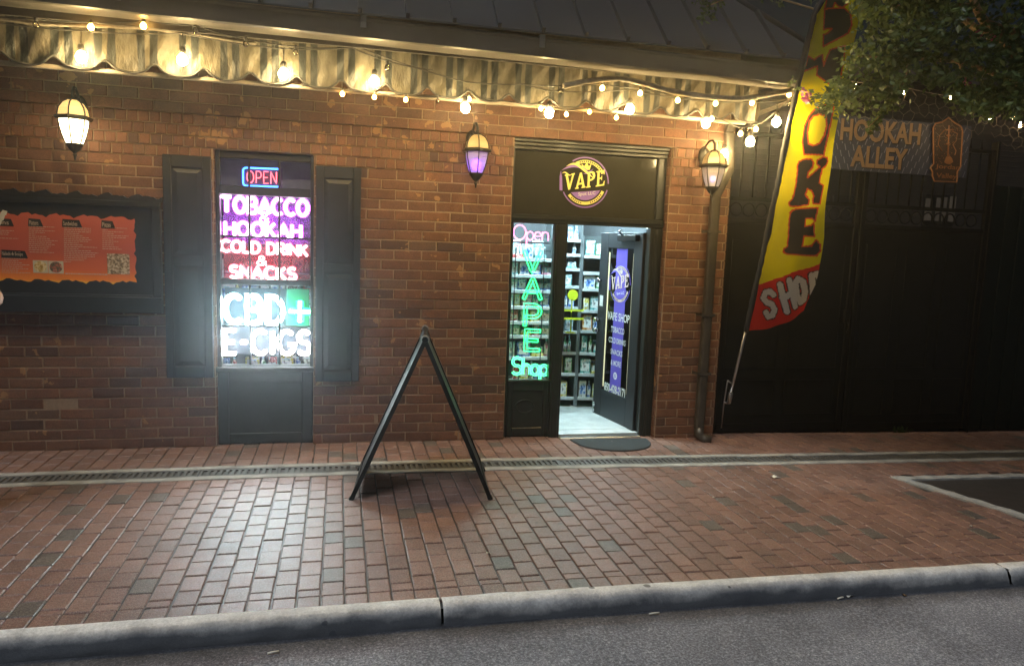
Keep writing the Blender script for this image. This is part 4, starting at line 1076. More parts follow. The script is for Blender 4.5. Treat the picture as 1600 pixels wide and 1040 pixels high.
# poster: red to orange printed paper with torn edges
def poster_mat():
    m, t, b = nodes('menu_print'); v = coordn(t); sx = t.nodes.new('ShaderNodeSeparateXYZ'); link(t, v, sx.inputs[0])
    zz = math_(t, 'ADD', sx.outputs['Z'], math_(t, 'MULTIPLY', math_(t, 'SUBTRACT', noise(t, v, 6, 3), .5), .05))
    mr = t.nodes.new('ShaderNodeMapRange'); link(t, zz, mr.inputs[0]); mr.inputs[1].default_value = .20; mr.inputs[2].default_value = .66
    c = ramp(t, mr.outputs[0], [(0, (1.0, .62, .05)), (.06, (.95, .30, .03)), (.22, (.74, .16, .055)), (.5, (.52, .105, .07)), (1, (.58, .13, .085))])
    link(t, c, b.inputs['Base Color']); b.inputs['Roughness'].default_value = .35
    return m
M['menu_print'] = poster_mat()
PX1, PZ0, PZ1 = -1.405, 1.222, 1.672
rq = random.Random(4)
def wav(k, u): return .008*math.sin(u*34+k)+.006*math.sin(u*71+2*k)+.004*math.sin(u*143+k)
pts = []; N = 90
pts += [(BX0+.02+(PX1-BX0-.02)*i/N, PZ0+wav(1, BX0+(PX1-BX0)*i/N)) for i in range(N)]
pts += [(PX1+wav(2, i/20)*.7, PZ0+(PZ1-PZ0)*i/20) for i in range(20)]
pts += [(PX1-(PX1-BX0-.02)*i/N, PZ1+wav(3, PX1-(PX1-BX0)*i/N)*1.1) for i in range(N+1)]
mb = MB(); put_poly(mb, lambda a, b: (a, -.0605, b), pts)
po = mb.build('poster', M['menu_print'], mn)
# dark torn paper edge behind the poster
pts2 = [(a+(.012 if a > PX1-.05 else 0), b+(.022 if b > 1.45 else -.014)+.004*math.sin(a*90)) for a, b in pts]
mb = MB(); put_poly(mb, lambda a, b: (a, -.0592, b), pts2); mb.build('torn_backing', M['black_print'], mn)
PY = -.0622
def mpos(px, py): p = at(px, py, PY); return p.x, p.z
mb = MB()
def heading(body, px0, py, px1):
    hd = MB()
    x0, z0 = mpos(px0, py+6); x1, _ = mpos(px1, py+6); z1 = mpos(px0, py-5)[1]
    hd.prism([(x0-.008, z0-.002), (x1+.03, z0-.002), (x1+.012, z1), (x0-.004, z1+.004)], lambda a, b, t: (a, t, b), PY, PY+.0012)
    put_text(hd, body, lambda a, b: (x0+a, PY-.0012, z0+.008+b), x1-x0, (z1-z0)*.62, 1, .005); hd.build('heading', [M['black_print'], M['cream_print']], po)
for bd, a, b, c in (('Sensations', -38, 345, 14), ('Platters', 46, 347, 60), ('Sandwiches', 99, 348, 121), ('Pizzas', 160, 350, 173), ('Salads & Soups', 4, 396, 36)): heading(bd, a, b, c)
ht = M['cream_print']
def lines(px0, py0, px1, n, step, bold=.35):
    mb = MB()
    for i in range(n):
        y = py0+i*step; x0, z = mpos(px0, y); x1, _ = mpos(px1, y)
        e = x0+(x1-x0)*(rq.uniform(.4, 1) if rq.random() > .14 else .2); x = x0
        while x < e:
            l = rq.uniform(.006, .022); mb.poly([(x, PY, z), (min(x+l, e), PY, z), (min(x+l, e), PY, z+.0036), (x, PY, z+.0036)]); x += l+.004
    mb.build('text_block', ht, po)
lines(-40, 353, 33, 15, 3.0); lines(45, 354, 96, 13, 3.05); lines(46, 394, 97, 1, 3.2); lines(100, 356, 154, 19, 2.95); lines(160, 356, 201, 12, 3.0); lines(3, 404, 47, 8, 3.1)
x0, z0 = mpos(102, 428); x1, _ = mpos(166, 428); x = x0
while x < x1:
    l = rq.uniform(.008, .02); mb.poly([(x, PY, z0), (x+l, PY, z0), (x+l, PY, z0+.007), (x, PY, z0+.007)]); x += l+.004
# tail of the big brushed white title that runs in from the left
tl = [mpos(x, y) for x, y in ((-30, 362), (-14, 358), (-4, 350), (1, 342), (5, 334), (8, 329))]
mb.build('lettering', ht, po)
mb = MB()
for i in range(len(tl)-1):
    a, b = tl[i], tl[i+1]; w1, w2 = .014+.001*i, .014
    mb.poly([(a[0]-w1, PY-.002, a[1]), (a[0]+w1, PY-.002, a[1]-.01), (b[0]+w2, PY-.002, b[1]-.004), (b[0]-w2, PY-.002, b[1]+.004)])
mb.build('title', M['white_print'], po)
def food(name, cols, sc_):
    m, t, b = nodes(name); v = coordn(t); n = noise(t, v, sc_, 3, .6)
    link(t, ramp(t, n, [(.3, cols[0]), (.45, cols[1]), (.55, cols[2]), (.68, cols[3])]), b.inputs['Base Color']); b.inputs['Roughness'].default_value = .4
    return m
fm1 = food('food_fries', [(.12, .06, .02), (.55, .36, .10), (.75, .62, .35), (.8, .76, .66)], 38)
fm2 = food('food_salad', [(.03, .03, .03), (.15, .12, .08), (.5, .12, .08), (.7, .62, .5)], 34)
fm3 = food('food_pasta', [(.04, .03, .02), (.28, .20, .12), (.55, .45, .32), (.72, .65, .52)], 60)
M['plate_white'] = plain('plate_white', (.6, .56, .46), .4, var=.05, bmp=0)
def photo(px0, py0, px1, py1, fm, round_=False):
    (x0, z0), (x1, z1) = mpos(px0, py1), mpos(px1, py0); mb = MB()
    mb.poly([(x0, PY, z0), (x1, PY, z0), (x1, PY, z1), (x0, PY, z1)], 0 if round_ else 1)
    if round_:
        cx_, cz_ = (x0+x1)/2, (z0+z1)/2; mb.poly([(cx_+(x1-x0)*.42*math.cos(a*.2618), PY-.001, cz_+(z1-z0)*.44*math.sin(a*.2618)) for a in range(24)], 1)
    mb.build('food_picture', [M['plate_white'], fm], po)
photo(52, 407, 74.5, 426, fm1, True); photo(76, 408, 99, 427, fm2, True); photo(168, 397, 202, 428, fm3)

# ================================================================== AWNING VALANCE
VY = -.60
aw = thing('awning', (0.5, VY, 2.6), 'cream awning valance with paired dark green stripes and scalloped lower edge', 'awning')
def fabric_mat():
    m, t, b = nodes('striped_fabric'); v = coordn(t); sx = t.nodes.new('ShaderNodeSeparateXYZ'); link(t, v, sx.inputs[0])
    f = math_(t, 'FRACT', math_(t, 'MULTIPLY', math_(t, 'ADD', sx.outputs['X'], 20.035), 1/.2405))
    s1 = math_(t, 'LESS_THAN', math_(t, 'ABSOLUTE', math_(t, 'SUBTRACT', f, .20)), .092)
    s2 = math_(t, 'LESS_THAN', math_(t, 'ABSOLUTE', math_(t, 'SUBTRACT', f, .50)), .092)
    st = math_(t, 'MAXIMUM', s1, s2)
    n = noise(t, v, 7, 5, .65); cr = ramp(t, n, [(.3, (.050, .043, .028)), (.7, (.108, .093, .060))])
    c = mixc(t, st, cr, (.004, .007, .006)); link(t, c, b.inputs['Base Color']); b.inputs['Roughness'].default_value = .55
    b.inputs['Specular IOR Level'].default_value = .6
    mp = t.nodes.new('ShaderNodeMapping'); mp.inputs['Rotation'].default_value = (0, R_(28), 0); mp.inputs['Scale'].default_value = (9, 1, 3.2); link(t, v, mp.inputs[0])
    n2 = noise(t, mp.outputs[0], 1.6, 4, .55); bump(t, b, math_(t, 'ADD', n2, math_(t, 'MULTIPLY', noise(t, v, 300, 1), .04)), .9, .03); return m
M['fabric'] = fabric_mat()
VX0, VX1 = -4.6, 3.04; SCP = .2827; SX0 = -1.978
def edge_z(x):
    u = ((x-SX0)/SCP+.5) % 1-.5
    return 2.566+.043*math.exp(-(u/.15)**2)+.006*math.cos(u*2*math.pi)
def vtop(x): return 2.84
def vy(x, z): return VY+.010*math.sin(x*22+z*9)+.006*math.sin(x*47-z*30)+.014*max(0, (2.72-z))*math.sin(x*2*math.pi/SCP)
def valp(u, v):
    x = VX0+(VX1-VX0)*u; e = edge_z(x); z = e+(vtop(x)-e)*v; return (x, vy(x, z), z)
mb = MB(); mb.grid(valp, 620, 10)
# end piece returning to the wall
def endp(u, v):
    y = VY+(.02-VY)*u; e = 2.572+.05*math.exp(-(((u*2.1) % 1-.5)/.2)**2)+.16*u; z = e+(2.84+.06*u-e)*v
    return (VX1+.03*math.sin(v*3)+.012*math.sin(y*40+v*5), y, z)
mb.grid(endp, 40, 8); mb.build('fabric', M['fabric'], aw)
mb = MB(); mb.tube([(x, vy(x, edge_z(x))-.003, edge_z(x)) for x in [VX0+(VX1-VX0)*i/760 for i in range(761)]], .0075, 6); mb.build('binding', M['cable'], aw)
mb = MB(); mb.box(VX0, VX1-.06, -.575, -.545, 2.546, 2.574, 0, .005); mb.build('frame_bar', M['beige_bar'], aw)
mb = MB(); mb.box(VX0, VX1, -.60, -.57, 2.835, 2.865, 0, .004); mb.build('head_rail', M['soffit'], aw)

# ================================================================== STRING LIGHTS
def sag(pts, s, n=10):
    out = []
    for a, b in zip(pts, pts[1:]):
        for i in range(n):
            u = i/n; p = a.lerp(b, u); out.append(p-Vector((0, 0, s*4*u*(1-u)*(b-a).length)))
    return out+[pts[-1]]
def string_light(label, items, r, on, wire, drop, mats=None, name='string_light'):
    """items: (px,py,Y,lit,drop) bulbs; wire: pixel points"""
    pw = [at(x, y, Y) for x, y, Y in wire]; t = thing(name, tuple(pw[0]), label, 'string lights', 'string lights under the eave')
    mb = MB(); mb.tube(sag(pw, .02), .0042, 5); mb.build('wire', M['cable'], t)
    for px, py, Y, lit, dr_ in items:
        p = at(px, py, Y); n = 12 if r > .02 else 10
        mb = MB(); mb.sphere(p, r, n, 8, 0, 1.08); mb.lathe([(r*.5, r*.85), (r*.42, r*1.25)], p, 8); mb.build('bulb', on if lit else M['bulb_clear'], t)
        mb = MB(); mb.lathe([(r*.30, r*1.05), (r*.58, r*1.2), (r*.62, r*2.1), (r*.4, r*2.5), (.002, r*2.6)], p, 8)
        if dr_ > 0: mb.tube([p+Vector((0, 0, r*2.4)), p+Vector((.002, .01, r*2.4+dr_))], .0035, 5)
        mb.build('socket', M['cable'], t)
        if not lit:
            mb = MB(); mb.tube([p+Vector((-.004, 0, r*.6)), p+Vector((0, 0, -r*.3)), p+Vector((.004, 0, r*.6))], .0012, 4); mb.build('filament', M['aluminium'], t)
N_ = -.72
big = [(127, 90, N_, 1, .09), (285, 94, N_, 1, .09), (443, 116, N_, 1, .09), (585, 128, N_, 1, .07), (727, 169, -.72, 1, .06), (858, 177, -.72, 1, .06), (984, 171, N_, 1, .05), (1103, 193, -.72, 1, .06), (1172, 222, -.70, 1, .0), (1213, 191, -.74, 1, .06), (1131, 241, -.17, 1, .0)]
string_light('string of large glowing globe bulbs hanging in front of the striped valance', big, .031, M['bulb_big'],
             [(-40, 30, N_), (126, 48, N_), (284, 52, N_), (440, 76, N_), (560, 74, N_), (727, 128, -.72), (820, 132, -.72), (858, 142, -.72), (984, 140, N_), (1103, 158, -.72), (1213, 158, -.74), (1250, 150, -.74)], 0)
sm = [(56, 39, -.78, 0, .0), (142, 43, -.78, 1, 0), (224, 41, -.78, 1, 0), (305, 48, -.78, 0, 0), (384, 69, -.78, 0, 0), (462, 82, -.78, 0, 0), (605, 106, -.76, 0, 0)]
string_light('string of small amber bulbs, some unlit, along the gutter on the left', sm, .0175, M['bulb_small'], [(-40, 22, -.78), (56, 30, -.78), (142, 35, -.78), (224, 33, -.78), (305, 40, -.78), (384, 61, -.78), (462, 73, -.78), (550, 75, -.77), (605, 96, -.76), (676, 110, -.76)], 0)
lo = [(535, 147, -.62, 1, 0), (585, 152, -.62, 1, 0), (634, 156, -.62, 1, 0), (684, 158, -.62, 0, 0), (733, 155, -.63, 1, 0), (845, 170, -.63, 1, 0), (885, 179, -.63, 1, 0), (921, 175, -.63, 1, 0), (963, 184, -.63, 1, 0)]
string_light('string of small amber bulbs peeping out below the scalloped valance edge', lo, .014, M['bulb_small'], [(470, 132, -.59), (535, 140, -.59), (585, 145, -.59), (634, 149, -.59), (684, 152, -.59), (733, 149, -.59), (845, 163, -.59), (885, 172, -.59), (921, 168, -.59), (963, 177, -.59), (1010, 182, -.59)], 0)
rt = [(941, 138, -.80, 1, 0), (1000, 146, -.80, 1, 0), (1059, 157, -.80, 1, 0), (1118, 162, -.80, 1, 0), (1175, 161, -.80, 1, 0), (1233, 148, -.80, 1, 0), (1233, 163, -.79, 0, 0), (876, 143, -.80, 0, 0), (1157, 209, -.66, 1, 0), (1171, 201, -.66, 0, 0), (1181, 202, -.66, 1, 0), (1112, 186, -.66, 1, 0)]
string_light('string of small amber bulbs tied below the foam pipe over the entrance', rt, .0165, M['bulb_small'], [(812, 131, -.80), (876, 134, -.80), (941, 131, -.80), (1000, 138, -.80), (1059, 149, -.80), (1118, 154, -.80), (1175, 154, -.80), (1233, 141, -.80), (1238, 152, -.78), (1190, 192, -.68), (1157, 200, -.66), (1112, 178, -.66)], 0)
# foam-wrapped cable over the entrance, and the cable bundle on the left
def hose(name, label, pts, Y, r):
    P = [at(x, y, Y) for x, y in pts]; t = tag(MB().tube(smooth(P), lambda u: r*(1+.10*math.sin(u*90)), 9).build(name, M['foam']), label, 'cable cover'); return t
def smooth(P, n=6):
    out = []
    for i in range(len(P)-1):
        a, b, c, d = P[max(0, i-1)], P[i], P[i+1], P[min(len(P)-1, i+2)]
        for k in range(n):
            u = k/n; out.append(.5*((2*b)+(-a+c)*u+(2*a-5*b+4*c-d)*u*u+(-a+3*b-3*c+d)*u**3))
    return out+[P[-1]]
hose('foam_cable_cover', 'long grey foam wrapped cable arching across the valance over the entrance', [(880, 135), (915, 128), (962, 123), (1000, 129), (1050, 143), (1110, 152), (1165, 154), (1205, 147), (1240, 141)], -.83, .019)
hose('cable_bundle', 'bundled dark cable running under the gutter at the far left', [(-60, 20), (0, 29), (60, 37), (140, 40), (230, 44), (285, 51), (330, 58), (400, 69)], -.70, .013)

# ================================================================== DOWNSPOUT
dsp = thing('downspout', (3.1, -.06, 0), 'dark painted metal downspout with an offset bend at the brick corner', 'downspout')
def spx(px, py, Y): return at(px, py, Y)
top = spx(1139, 212, -.10); mid = spx(1140, 262, -.10); b1 = spx(1118, 305, -.075); b0 = Vector((b1.x-.005, -.075, G(3.1)+.10))
mb = MB()
def sq(pts, w_, d_):
    pts = [Vector(p) for p in pts]; b = len(mb.v)
    for p in pts:
        for k in range(16):
            a = 2*math.pi*(k+.5)/16; ca, sa = math.cos(a), math.sin(a); q = lambda v: math.copysign(abs(v)**.45, v)
            rib = 1+.05*math.cos(a*8); mb.v.append((p.x+q(ca)*w_*rib, p.y+q(sa)*d_*rib, p.z))
    for i in range(len(pts)-1):
        for k in range(16): mb.face([b+i*16+k, b+i*16+(k+1) % 16, b+(i+1)*16+(k+1) % 16, b+(i+1)*16+k], 0, True)
sq([(top.x, -.10, top.z+.02), (mid.x, -.10, mid.z)], .040, .032); mb.build('upper_pipe', M['spout'], dsp)
mb = MB(); st_ = [(mid.x, -.10, mid.z-.002)]
for i in range(9):
    u = i/8; st_.append((mid.x+(b1.x-mid.x)*u, -.10+.025*u, mid.z-.01+(b1.z-mid.z)*u+.012*math.sin(u*25)*.3))
sq(st_, .041, .033); mb.build('bend', M['spout'], dsp)
mb = MB(); sq([(b1.x, -.075, b1.z-.012), (b0.x, -.075, b0.z)], .040, .032); mb.build('lower_pipe', M['spout'], dsp)
mb = MB(); mb.tube([(b0.x, -.075, b0.z+.01), (b0.x, -.085, b0.z-.05), (b0.x+.03, -.12, b0.z-.08), (b0.x+.085, -.15, b0.z-.085)], .042, 12); mb.build('shoe', M['spout'], dsp)
for zz in (1.05, .55, 1.75):
    mb = MB(); mb.box(b0.x-.062, b0.x+.062, -.112, -.108, zz-.012, zz+.012, 0, .001); mb.box(b0.x-.062, b0.x-.058, -.1075, -.002, zz-.012, zz+.012); mb.box(b0.x+.058, b0.x+.062, -.1075, -.002, zz-.012, zz+.012)
    mb.build('strap', M['spout'], dsp)
mb = MB(); gtop = Vector((top.x, -.10, top.z+.03))
sq([gtop, gtop+Vector((0, -.02, .05)), gtop+Vector((.12, -.25, .12)), gtop+Vector((.26, -.66, .20)), gtop+Vector((.27, -.72, .30))], .040, .032); mb.build('outlet_elbow', M['spout'], dsp)

# ================================================================== A-FRAME SIGN (seen edge on)
fa, fb = gat(548, 783), gat(766, 779); ap = at(660, 533, -1.36)
yw = math.atan2(-(ap.x-CP.x), (ap.y-CP.y)); cA = (fa+fb)/2
AM = Matrix.Translation((cA.x, cA.y, G(cA.x))) @ Matrix.Rotation(yw*1.0, 4, 'Z')
af = thing('sandwich_board', tuple(cA), 'folding black sandwich board standing edge on upon the brick pavement', 'A-frame sign')
hw = (fb-fa).length/2; ah = ap.z-G(cA.x); dpth = .60; tk = .013
for sx in (-1, 1):
    mb = MB(); mb2 = MB()
    d = Vector((-sx*hw, 0, ah)); L = d.length; d.normalize(); nn = Vector((d.z*sx, 0, -d.x*sx))
    if nn.x*sx < 0: nn = -nn
    def fp(a, b, t): # a along slope, b depth, t thickness out
        return AM @ (Vector((sx*hw, 0, 0.0))+d*a+Vector((0, b, 0))+nn*t)
    def bar(a0, a1, c0, c1, t0, t1, m_=mb):
        P = [fp(a, b, t) for a in (a0, a1) for b in (c0, c1) for t in (t0, t1)]; b = len(m_.v); m_.v += [tuple(p) for p in P]
        for f in ([0, 1, 3, 2], [4, 6, 7, 5], [0, 4, 5, 1], [2, 3, 7, 6], [0, 2, 6, 4], [1, 5, 7, 3]): m_.face([b+i for i in f])
    bar(.0, L-.01, 0, .032, -tk, tk); bar(.0, L-.01, dpth-.032, dpth, -tk, tk)
    bar(.05, .09, .0325, dpth-.0325, -tk+.001, tk-.001); bar(L-.06, L-.012, .0325, dpth-.0325, -tk+.001, tk-.001)
    o = mb.build('frame', M['black_paint'], af)
    bar(.0905, L-.0605, .0325, dpth-.0325, -.004, .004, mb2); mb2.build('panel', M['black_print'], o)
    mb3 = MB()
    for c in (.016, dpth-.016): mb3.tube([fp(-.004, c, 0), fp(.02, c, 0)], .0165, 8)
    mb3.build('foot', M['rubber'], o)
mb = MB(); mb.tube([AM @ Vector((0, .005, ah+.004)), AM @ Vector((0, dpth-.005, ah+.004))], .019, 8); mb.build('hinge_bar', M['iron'], af)
for c in (.03, dpth-.03):
    mb = MB(); mb.tube([AM @ Vector((0, c-.014, ah+.006)), AM @ Vector((0, c+.014, ah+.006))], .024, 10); mb.build('hinge_cap', M['aluminium'], af)

# ================================================================== DOOR MAT, LITTER
mt0, mt1, mtf = gat(888, 685), gat(1011, 687), gat(955, 703)
cx_, ry_ = (mt0.x+mt1.x)/2, abs(mtf.y-mt0.y)
mt = MB(); n = 40; yb_ = (mt0.y+mt1.y)/2-.01; rx_ = (mt1.x-mt0.x)/2
out = [(cx_+rx_*math.cos(a), yb_-ry_*abs(math.sin(a))**.8) for a in [math.pi*i/n for i in range(n+1)]]
def mz(p, h): return (p[0], p[1], G(p[0])+h)
for s_, h0, h1 in ((1.0, .001, .008), (.985, .008, .012), (.93, .012, .012), (.90, .012, .009), (0.0, .009, .009)):
    pass
rings = [(1.0, .001), (1.0, .007), (.985, .011), (.93, .011), (.91, .0085), (.5, .0085), (.02, .0085)]
b = len(mt.v)
for s_, h in rings: mt.v += [mz((cx_+(x-cx_)*s_, yb_-.08+(y-yb_+.08)*s_), h) for x, y in out]
m_ = len(out)
for k in range(len(rings)-1):
    for i in range(m_): mt.face([b+k*m_+i, b+k*m_+(i+1) % m_, b+(k+1)*m_+(i+1) % m_, b+(k+1)*m_+i], 0, False)
tag(mt.build('door_mat', M['rubber']), 'dark grey half moon rubber mat at the shop threshold', 'door mat')
M['paper_white'] = plain('paper_white', (.75, .72, .62), .7, bmp=0); 
def scrap(px, py, w_, l_, label, lift=.004, mat='paper_white', cat='litter', name='paper_scrap', yaw=.3):
    p = gat(px, py, lift); mb = MB(); rs = random.Random(int(px))
    def fn(u, v):
        a, c = (u-.5)*w_*(1+.3*math.sin(v*5)), (v-.5)*l_; return (p.x+a*math.cos(yaw)-c*math.sin(yaw), p.y+a*math.sin(yaw)+c*math.cos(yaw), p.z+.004+.006*math.sin(u*4+v*3))
    mb.grid(fn, 5, 5); return tag(mb.build(name, M[mat]), label, cat, 'litter on the ground')
scrap(1210, 745, .055, .05, 'crumpled white paper scrap on the bricks right of the drain')
def stick(px, py, l_, label, lift=-.07, yaw=0.0):
    p = gat(px, py, lift); d = Vector((math.cos(yaw), math.sin(yaw), 0))*l_/2; mb = MB(); mb.tube([p-d+Vector((0, 0, .005)), p+Vector((0, 0, .006)), p+d+Vector((0, 0, .005))], .004, 8)
    tag(mb.build('cigarette_butt', M['paper_white']), label, 'litter', 'litter on the ground')
stick(427, 1020, .045, 'white cigarette butt lying on the asphalt nearest the bottom edge', -.068, .2)
stick(1022, 959, .05, 'pale cigarette butt in the gutter below the kerb, right of centre', -.068, .05)
stick(1313, 935, .04, 'tan cigarette butt at the kerb foot on the right', -.068, .25)
scrap(1328, 931, .05, .02, 'thin grey paper strip by the kerb foot on the right', -.07)
scrap(1413, 930, .02, .018, 'small dry brown leaf on the asphalt by the kerb, far right', -.07, 'leaf_dry', 'leaf', 'dry_leaf')
scrap(763, 864, .022, .016, 'small white paper fleck on the bricks below the sandwich board')
scrap(1115, 777, .018, .014, 'small white paper fleck on the bricks right of the doorway')
scrap(1517, 822, .018, .016, 'small white paper fleck on the bricks near the tree pit')

# ================================================================== FEATHER FLAG (leans out from the gate corner over the pavement)
def fpt(px, py, off=0.0):
    d = ray(px, py); t = (.10-.36*CP.z-CP.y)/(d.y+.36*d.z); p = CP+d*t
    return p+Vector((0, -off*.94, -off*.34))
ff = thing('feather_flag', tuple(fpt(1127, 668)), 'leaning yellow and red feather flag lettered SMOKE SHOP beside the brick corner', 'flag')
Z5 = lambda L, ox, oy, s: [(ox+a/s, oy+b/s) for a, b in L]
gE = Z5([(905, 368), (1205, 368), (1165, 530), (1130, 500), (1040, 495), (1018, 590), (1110, 585), (1150, 550), (1140, 715), (1100, 715), (1000, 705), (973, 835), (1090, 828), (1155, 755), (1195, 800), (1190, 880), (1140, 938), (960, 945), (780, 930), (740, 895), (745, 860), (790, 840), (812, 640), (830, 420), (865, 385)], 1130, 280, 8)
gK = Z5([(1015, 600), (1030, 560), (1075, 540), (1140, 540), (1155, 570), (1145, 610), (1110, 650), (1105, 700), (1205, 605), (1180, 580), (1185, 550), (1240, 520), (1275, 530), (1280, 560), (1260, 600), (1225, 620), (1200, 740), (1245, 770), (1225, 930), (1160, 925), (1155, 880), (1165, 860), (1140, 810), (1105, 795), (1090, 850), (1125, 890), (1120, 930), (1070, 940), (960, 945), (950, 920), (985, 880), (1010, 780), (1020, 640)], 1060, 150, 5.475)
gO = Z5([(345, 655), (415, 655), (400, 760), (380, 860), (350, 970), (225, 965), (213, 880), (230, 790), (262, 725), (290, 690)], 1200, 0, 4)
gOh = Z5([(250, 830), (262, 760), (290, 725), (330, 715), (370, 728), (378, 790), (362, 850), (330, 900), (290, 915), (255, 900)], 1200, 0, 4)
gM = Z5([(1035, 560), (1100, 600), (1140, 570), (1185, 550), (1190, 660), (1215, 600), (1265, 500), (1400, 455), (1395, 600), (1350, 850), (1240, 840), (1120, 750), (1130, 660), (990, 712), (1010, 650)], 1100, 0, 6.4)
gS = Z5([(1205, 95), (1290, 85), (1400, 85), (1445, 140), (1450, 250), (1420, 330), (1320, 400), (1200, 470), (1205, 350), (1240, 340), (1285, 290), (1240, 290), (1205, 300)], 1100, 0, 6.4)
gS2 = Z5([(1240, -80), (1440, -80), (1440, 10), (1430, 40), (1380, 75), (1330, 60), (1300, 25), (1285, 80), (1205, 92), (1225, 0)], 1100, 0, 6.4)
GL = [gE, gK, gO, gM, gS, gS2]; GB = [(min(p[0] for p in g), max(p[0] for p in g), min(p[1] for p in g), max(p[1] for p in g)) for g in GL]
SH = [Z5(l, 1100, 150, 2.736) for l in ([(300, 852), (285, 838), (262, 840), (252, 862), (266, 880), (290, 890), (302, 912), (292, 936), (272, 940), (262, 922)],
      [(328, 808), (350, 916)], [(366, 788), (386, 896)], [(336, 862), (378, 842)],
      [(404, 782), (392, 800), (396, 850), (412, 882), (426, 870), (430, 830), (420, 790), (404, 782)],
      [(452, 760), (466, 870)], [(452, 762), (474, 752), (488, 778), (484, 804), (460, 814)])]
LE = [(-14, 1295), (0, 1291), (19, 1277), (86, 1262), (115, 1255), (161, 1244), (318, 1213), (442, 1186), (517, 1170)]
RE = [(-14, 1347), (0, 1341), (52, 1334), (136, 1320), (150, 1314), (256, 1301), (369, 1286), (410, 1277), (442, 1272), (470, 1262), (486, 1257)]
def lerpT(T, y):
    for (a, b), (c, d) in zip(T, T[1:]):
        if y <= c: return b+(d-b)*(y-a)/(c-a)
    return T[-1][1]
def uvpx(u, v):
    yl = -14+(517+14)*v; yr = -14+(486+14)*v; xl = lerpT(LE, yl); xr = lerpT(RE, yr)
    bow = math.sin(math.pi*u)*(6*max(0, v-.85)/.15)
    return xl+(xr-xl)*u, yl+(yr-yl)*u+bow
def flag_mi(u, v):
    x, y = uvpx(u, v)
    # red tail below a rising curve
    yb = 444-35*(max(0, (x-1186)/91))**1.25
    if y > yb:
        d = min(dpoly(x, y, s, False) for s in SH)
        return 3 if d < 4.5 else (1 if d < 6.0 else 2)
    for g, b in zip(GL, GB):
        if b[0]-3 < x < b[1]+3 and b[2]-3 < y < b[3]+3:
            ins = inpoly(x, y, g)
            if g is gO and inpoly(x, y, gOh): return 4 if dpoly(x, y, gOh) < 1.6 else 0
            d = dpoly(x, y, g)
            if g is gO: d = min(d, dpoly(x, y, gOh))
            if ins: return 4 if d < 1.0 else 1
            if d < 1.3: return 4
    return 0
def flagp(u, v):
    x, y = uvpx(u, v)
    r = .012*math.sin(u*7+v*16)*u+.010*math.sin(u*3.2-v*26+1)+.02*u*u*math.sin(v*9)+.012*math.exp(-((v-.66-.16*(.35-u))/.02)**2)*(u < .5)+.008*math.sin((v*2.2-u)*14)*max(0, v-.5)*2
    return fpt(x, y, r)
def cloth(name, c):
    m, t, b = nodes(name); v = coordn(t)
    f = noise(t, v, 5, 4); link(t, ramp(t, f, [(.3, tuple(x*.85 for x in c)), (.7, c)]), b.inputs['Base Color']); b.inputs['Roughness'].default_value = .6
    tr = t.nodes.new('ShaderNodeBsdfTranslucent'); tr.inputs[0].default_value = rgb(c); mx = t.nodes.new('ShaderNodeMixShader'); mx.inputs[0].default_value = .42
    out = t.nodes['Material Output']; link(t, b.outputs[0], mx.inputs[1]); link(t, tr.outputs[0], mx.inputs[2]); link(t, mx.outputs[0], out.inputs[0])
    bump(t, b, noise(t, v, 260, 2), .15, .002); return m
FM = [cloth('flag_yellow', (.95, .86, .0)), cloth('flag_black', (.04, .035, .028)), cloth('flag_red', (.85, .03, .02)), cloth('flag_white', (.80, .78, .74)), cloth('flag_orange', (.80, .10, .01))]
mb = MB(); mb.grid(flagp, 72, 420, mfn=flag_mi); mb.build('banner', FM, ff)
mb = MB(); mb.tube([fpt(lerpT(LE, y)-4.5-.6*(y < 120), y, .004+.006*math.sin(y*.05)) for y in range(-14, 520, 9)], lambda u: .020+.0025*math.sin(u*160), 9); mb.build('sleeve', M['black_print'], ff)
mb = MB(); mb.tube([fpt(1166, 514), fpt(1138, 628)], .013, 10); mb.build('pole', M['aluminium'], ff)
mb = MB(); mb.tube([fpt(1138, 628, .01), fpt(1141, 612, .01)], .02, 10); mb.tube([fpt(1137, 594), fpt(1131, 630), fpt(1127, 668)], .006, 6); mb.tube([fpt(1137, 594), fpt(1145, 600)], .007, 6); mb.tube([fpt(1131, 628), fpt(1139, 630)], .009, 6); mb.build('ground_bracket', M['aluminium'], ff)

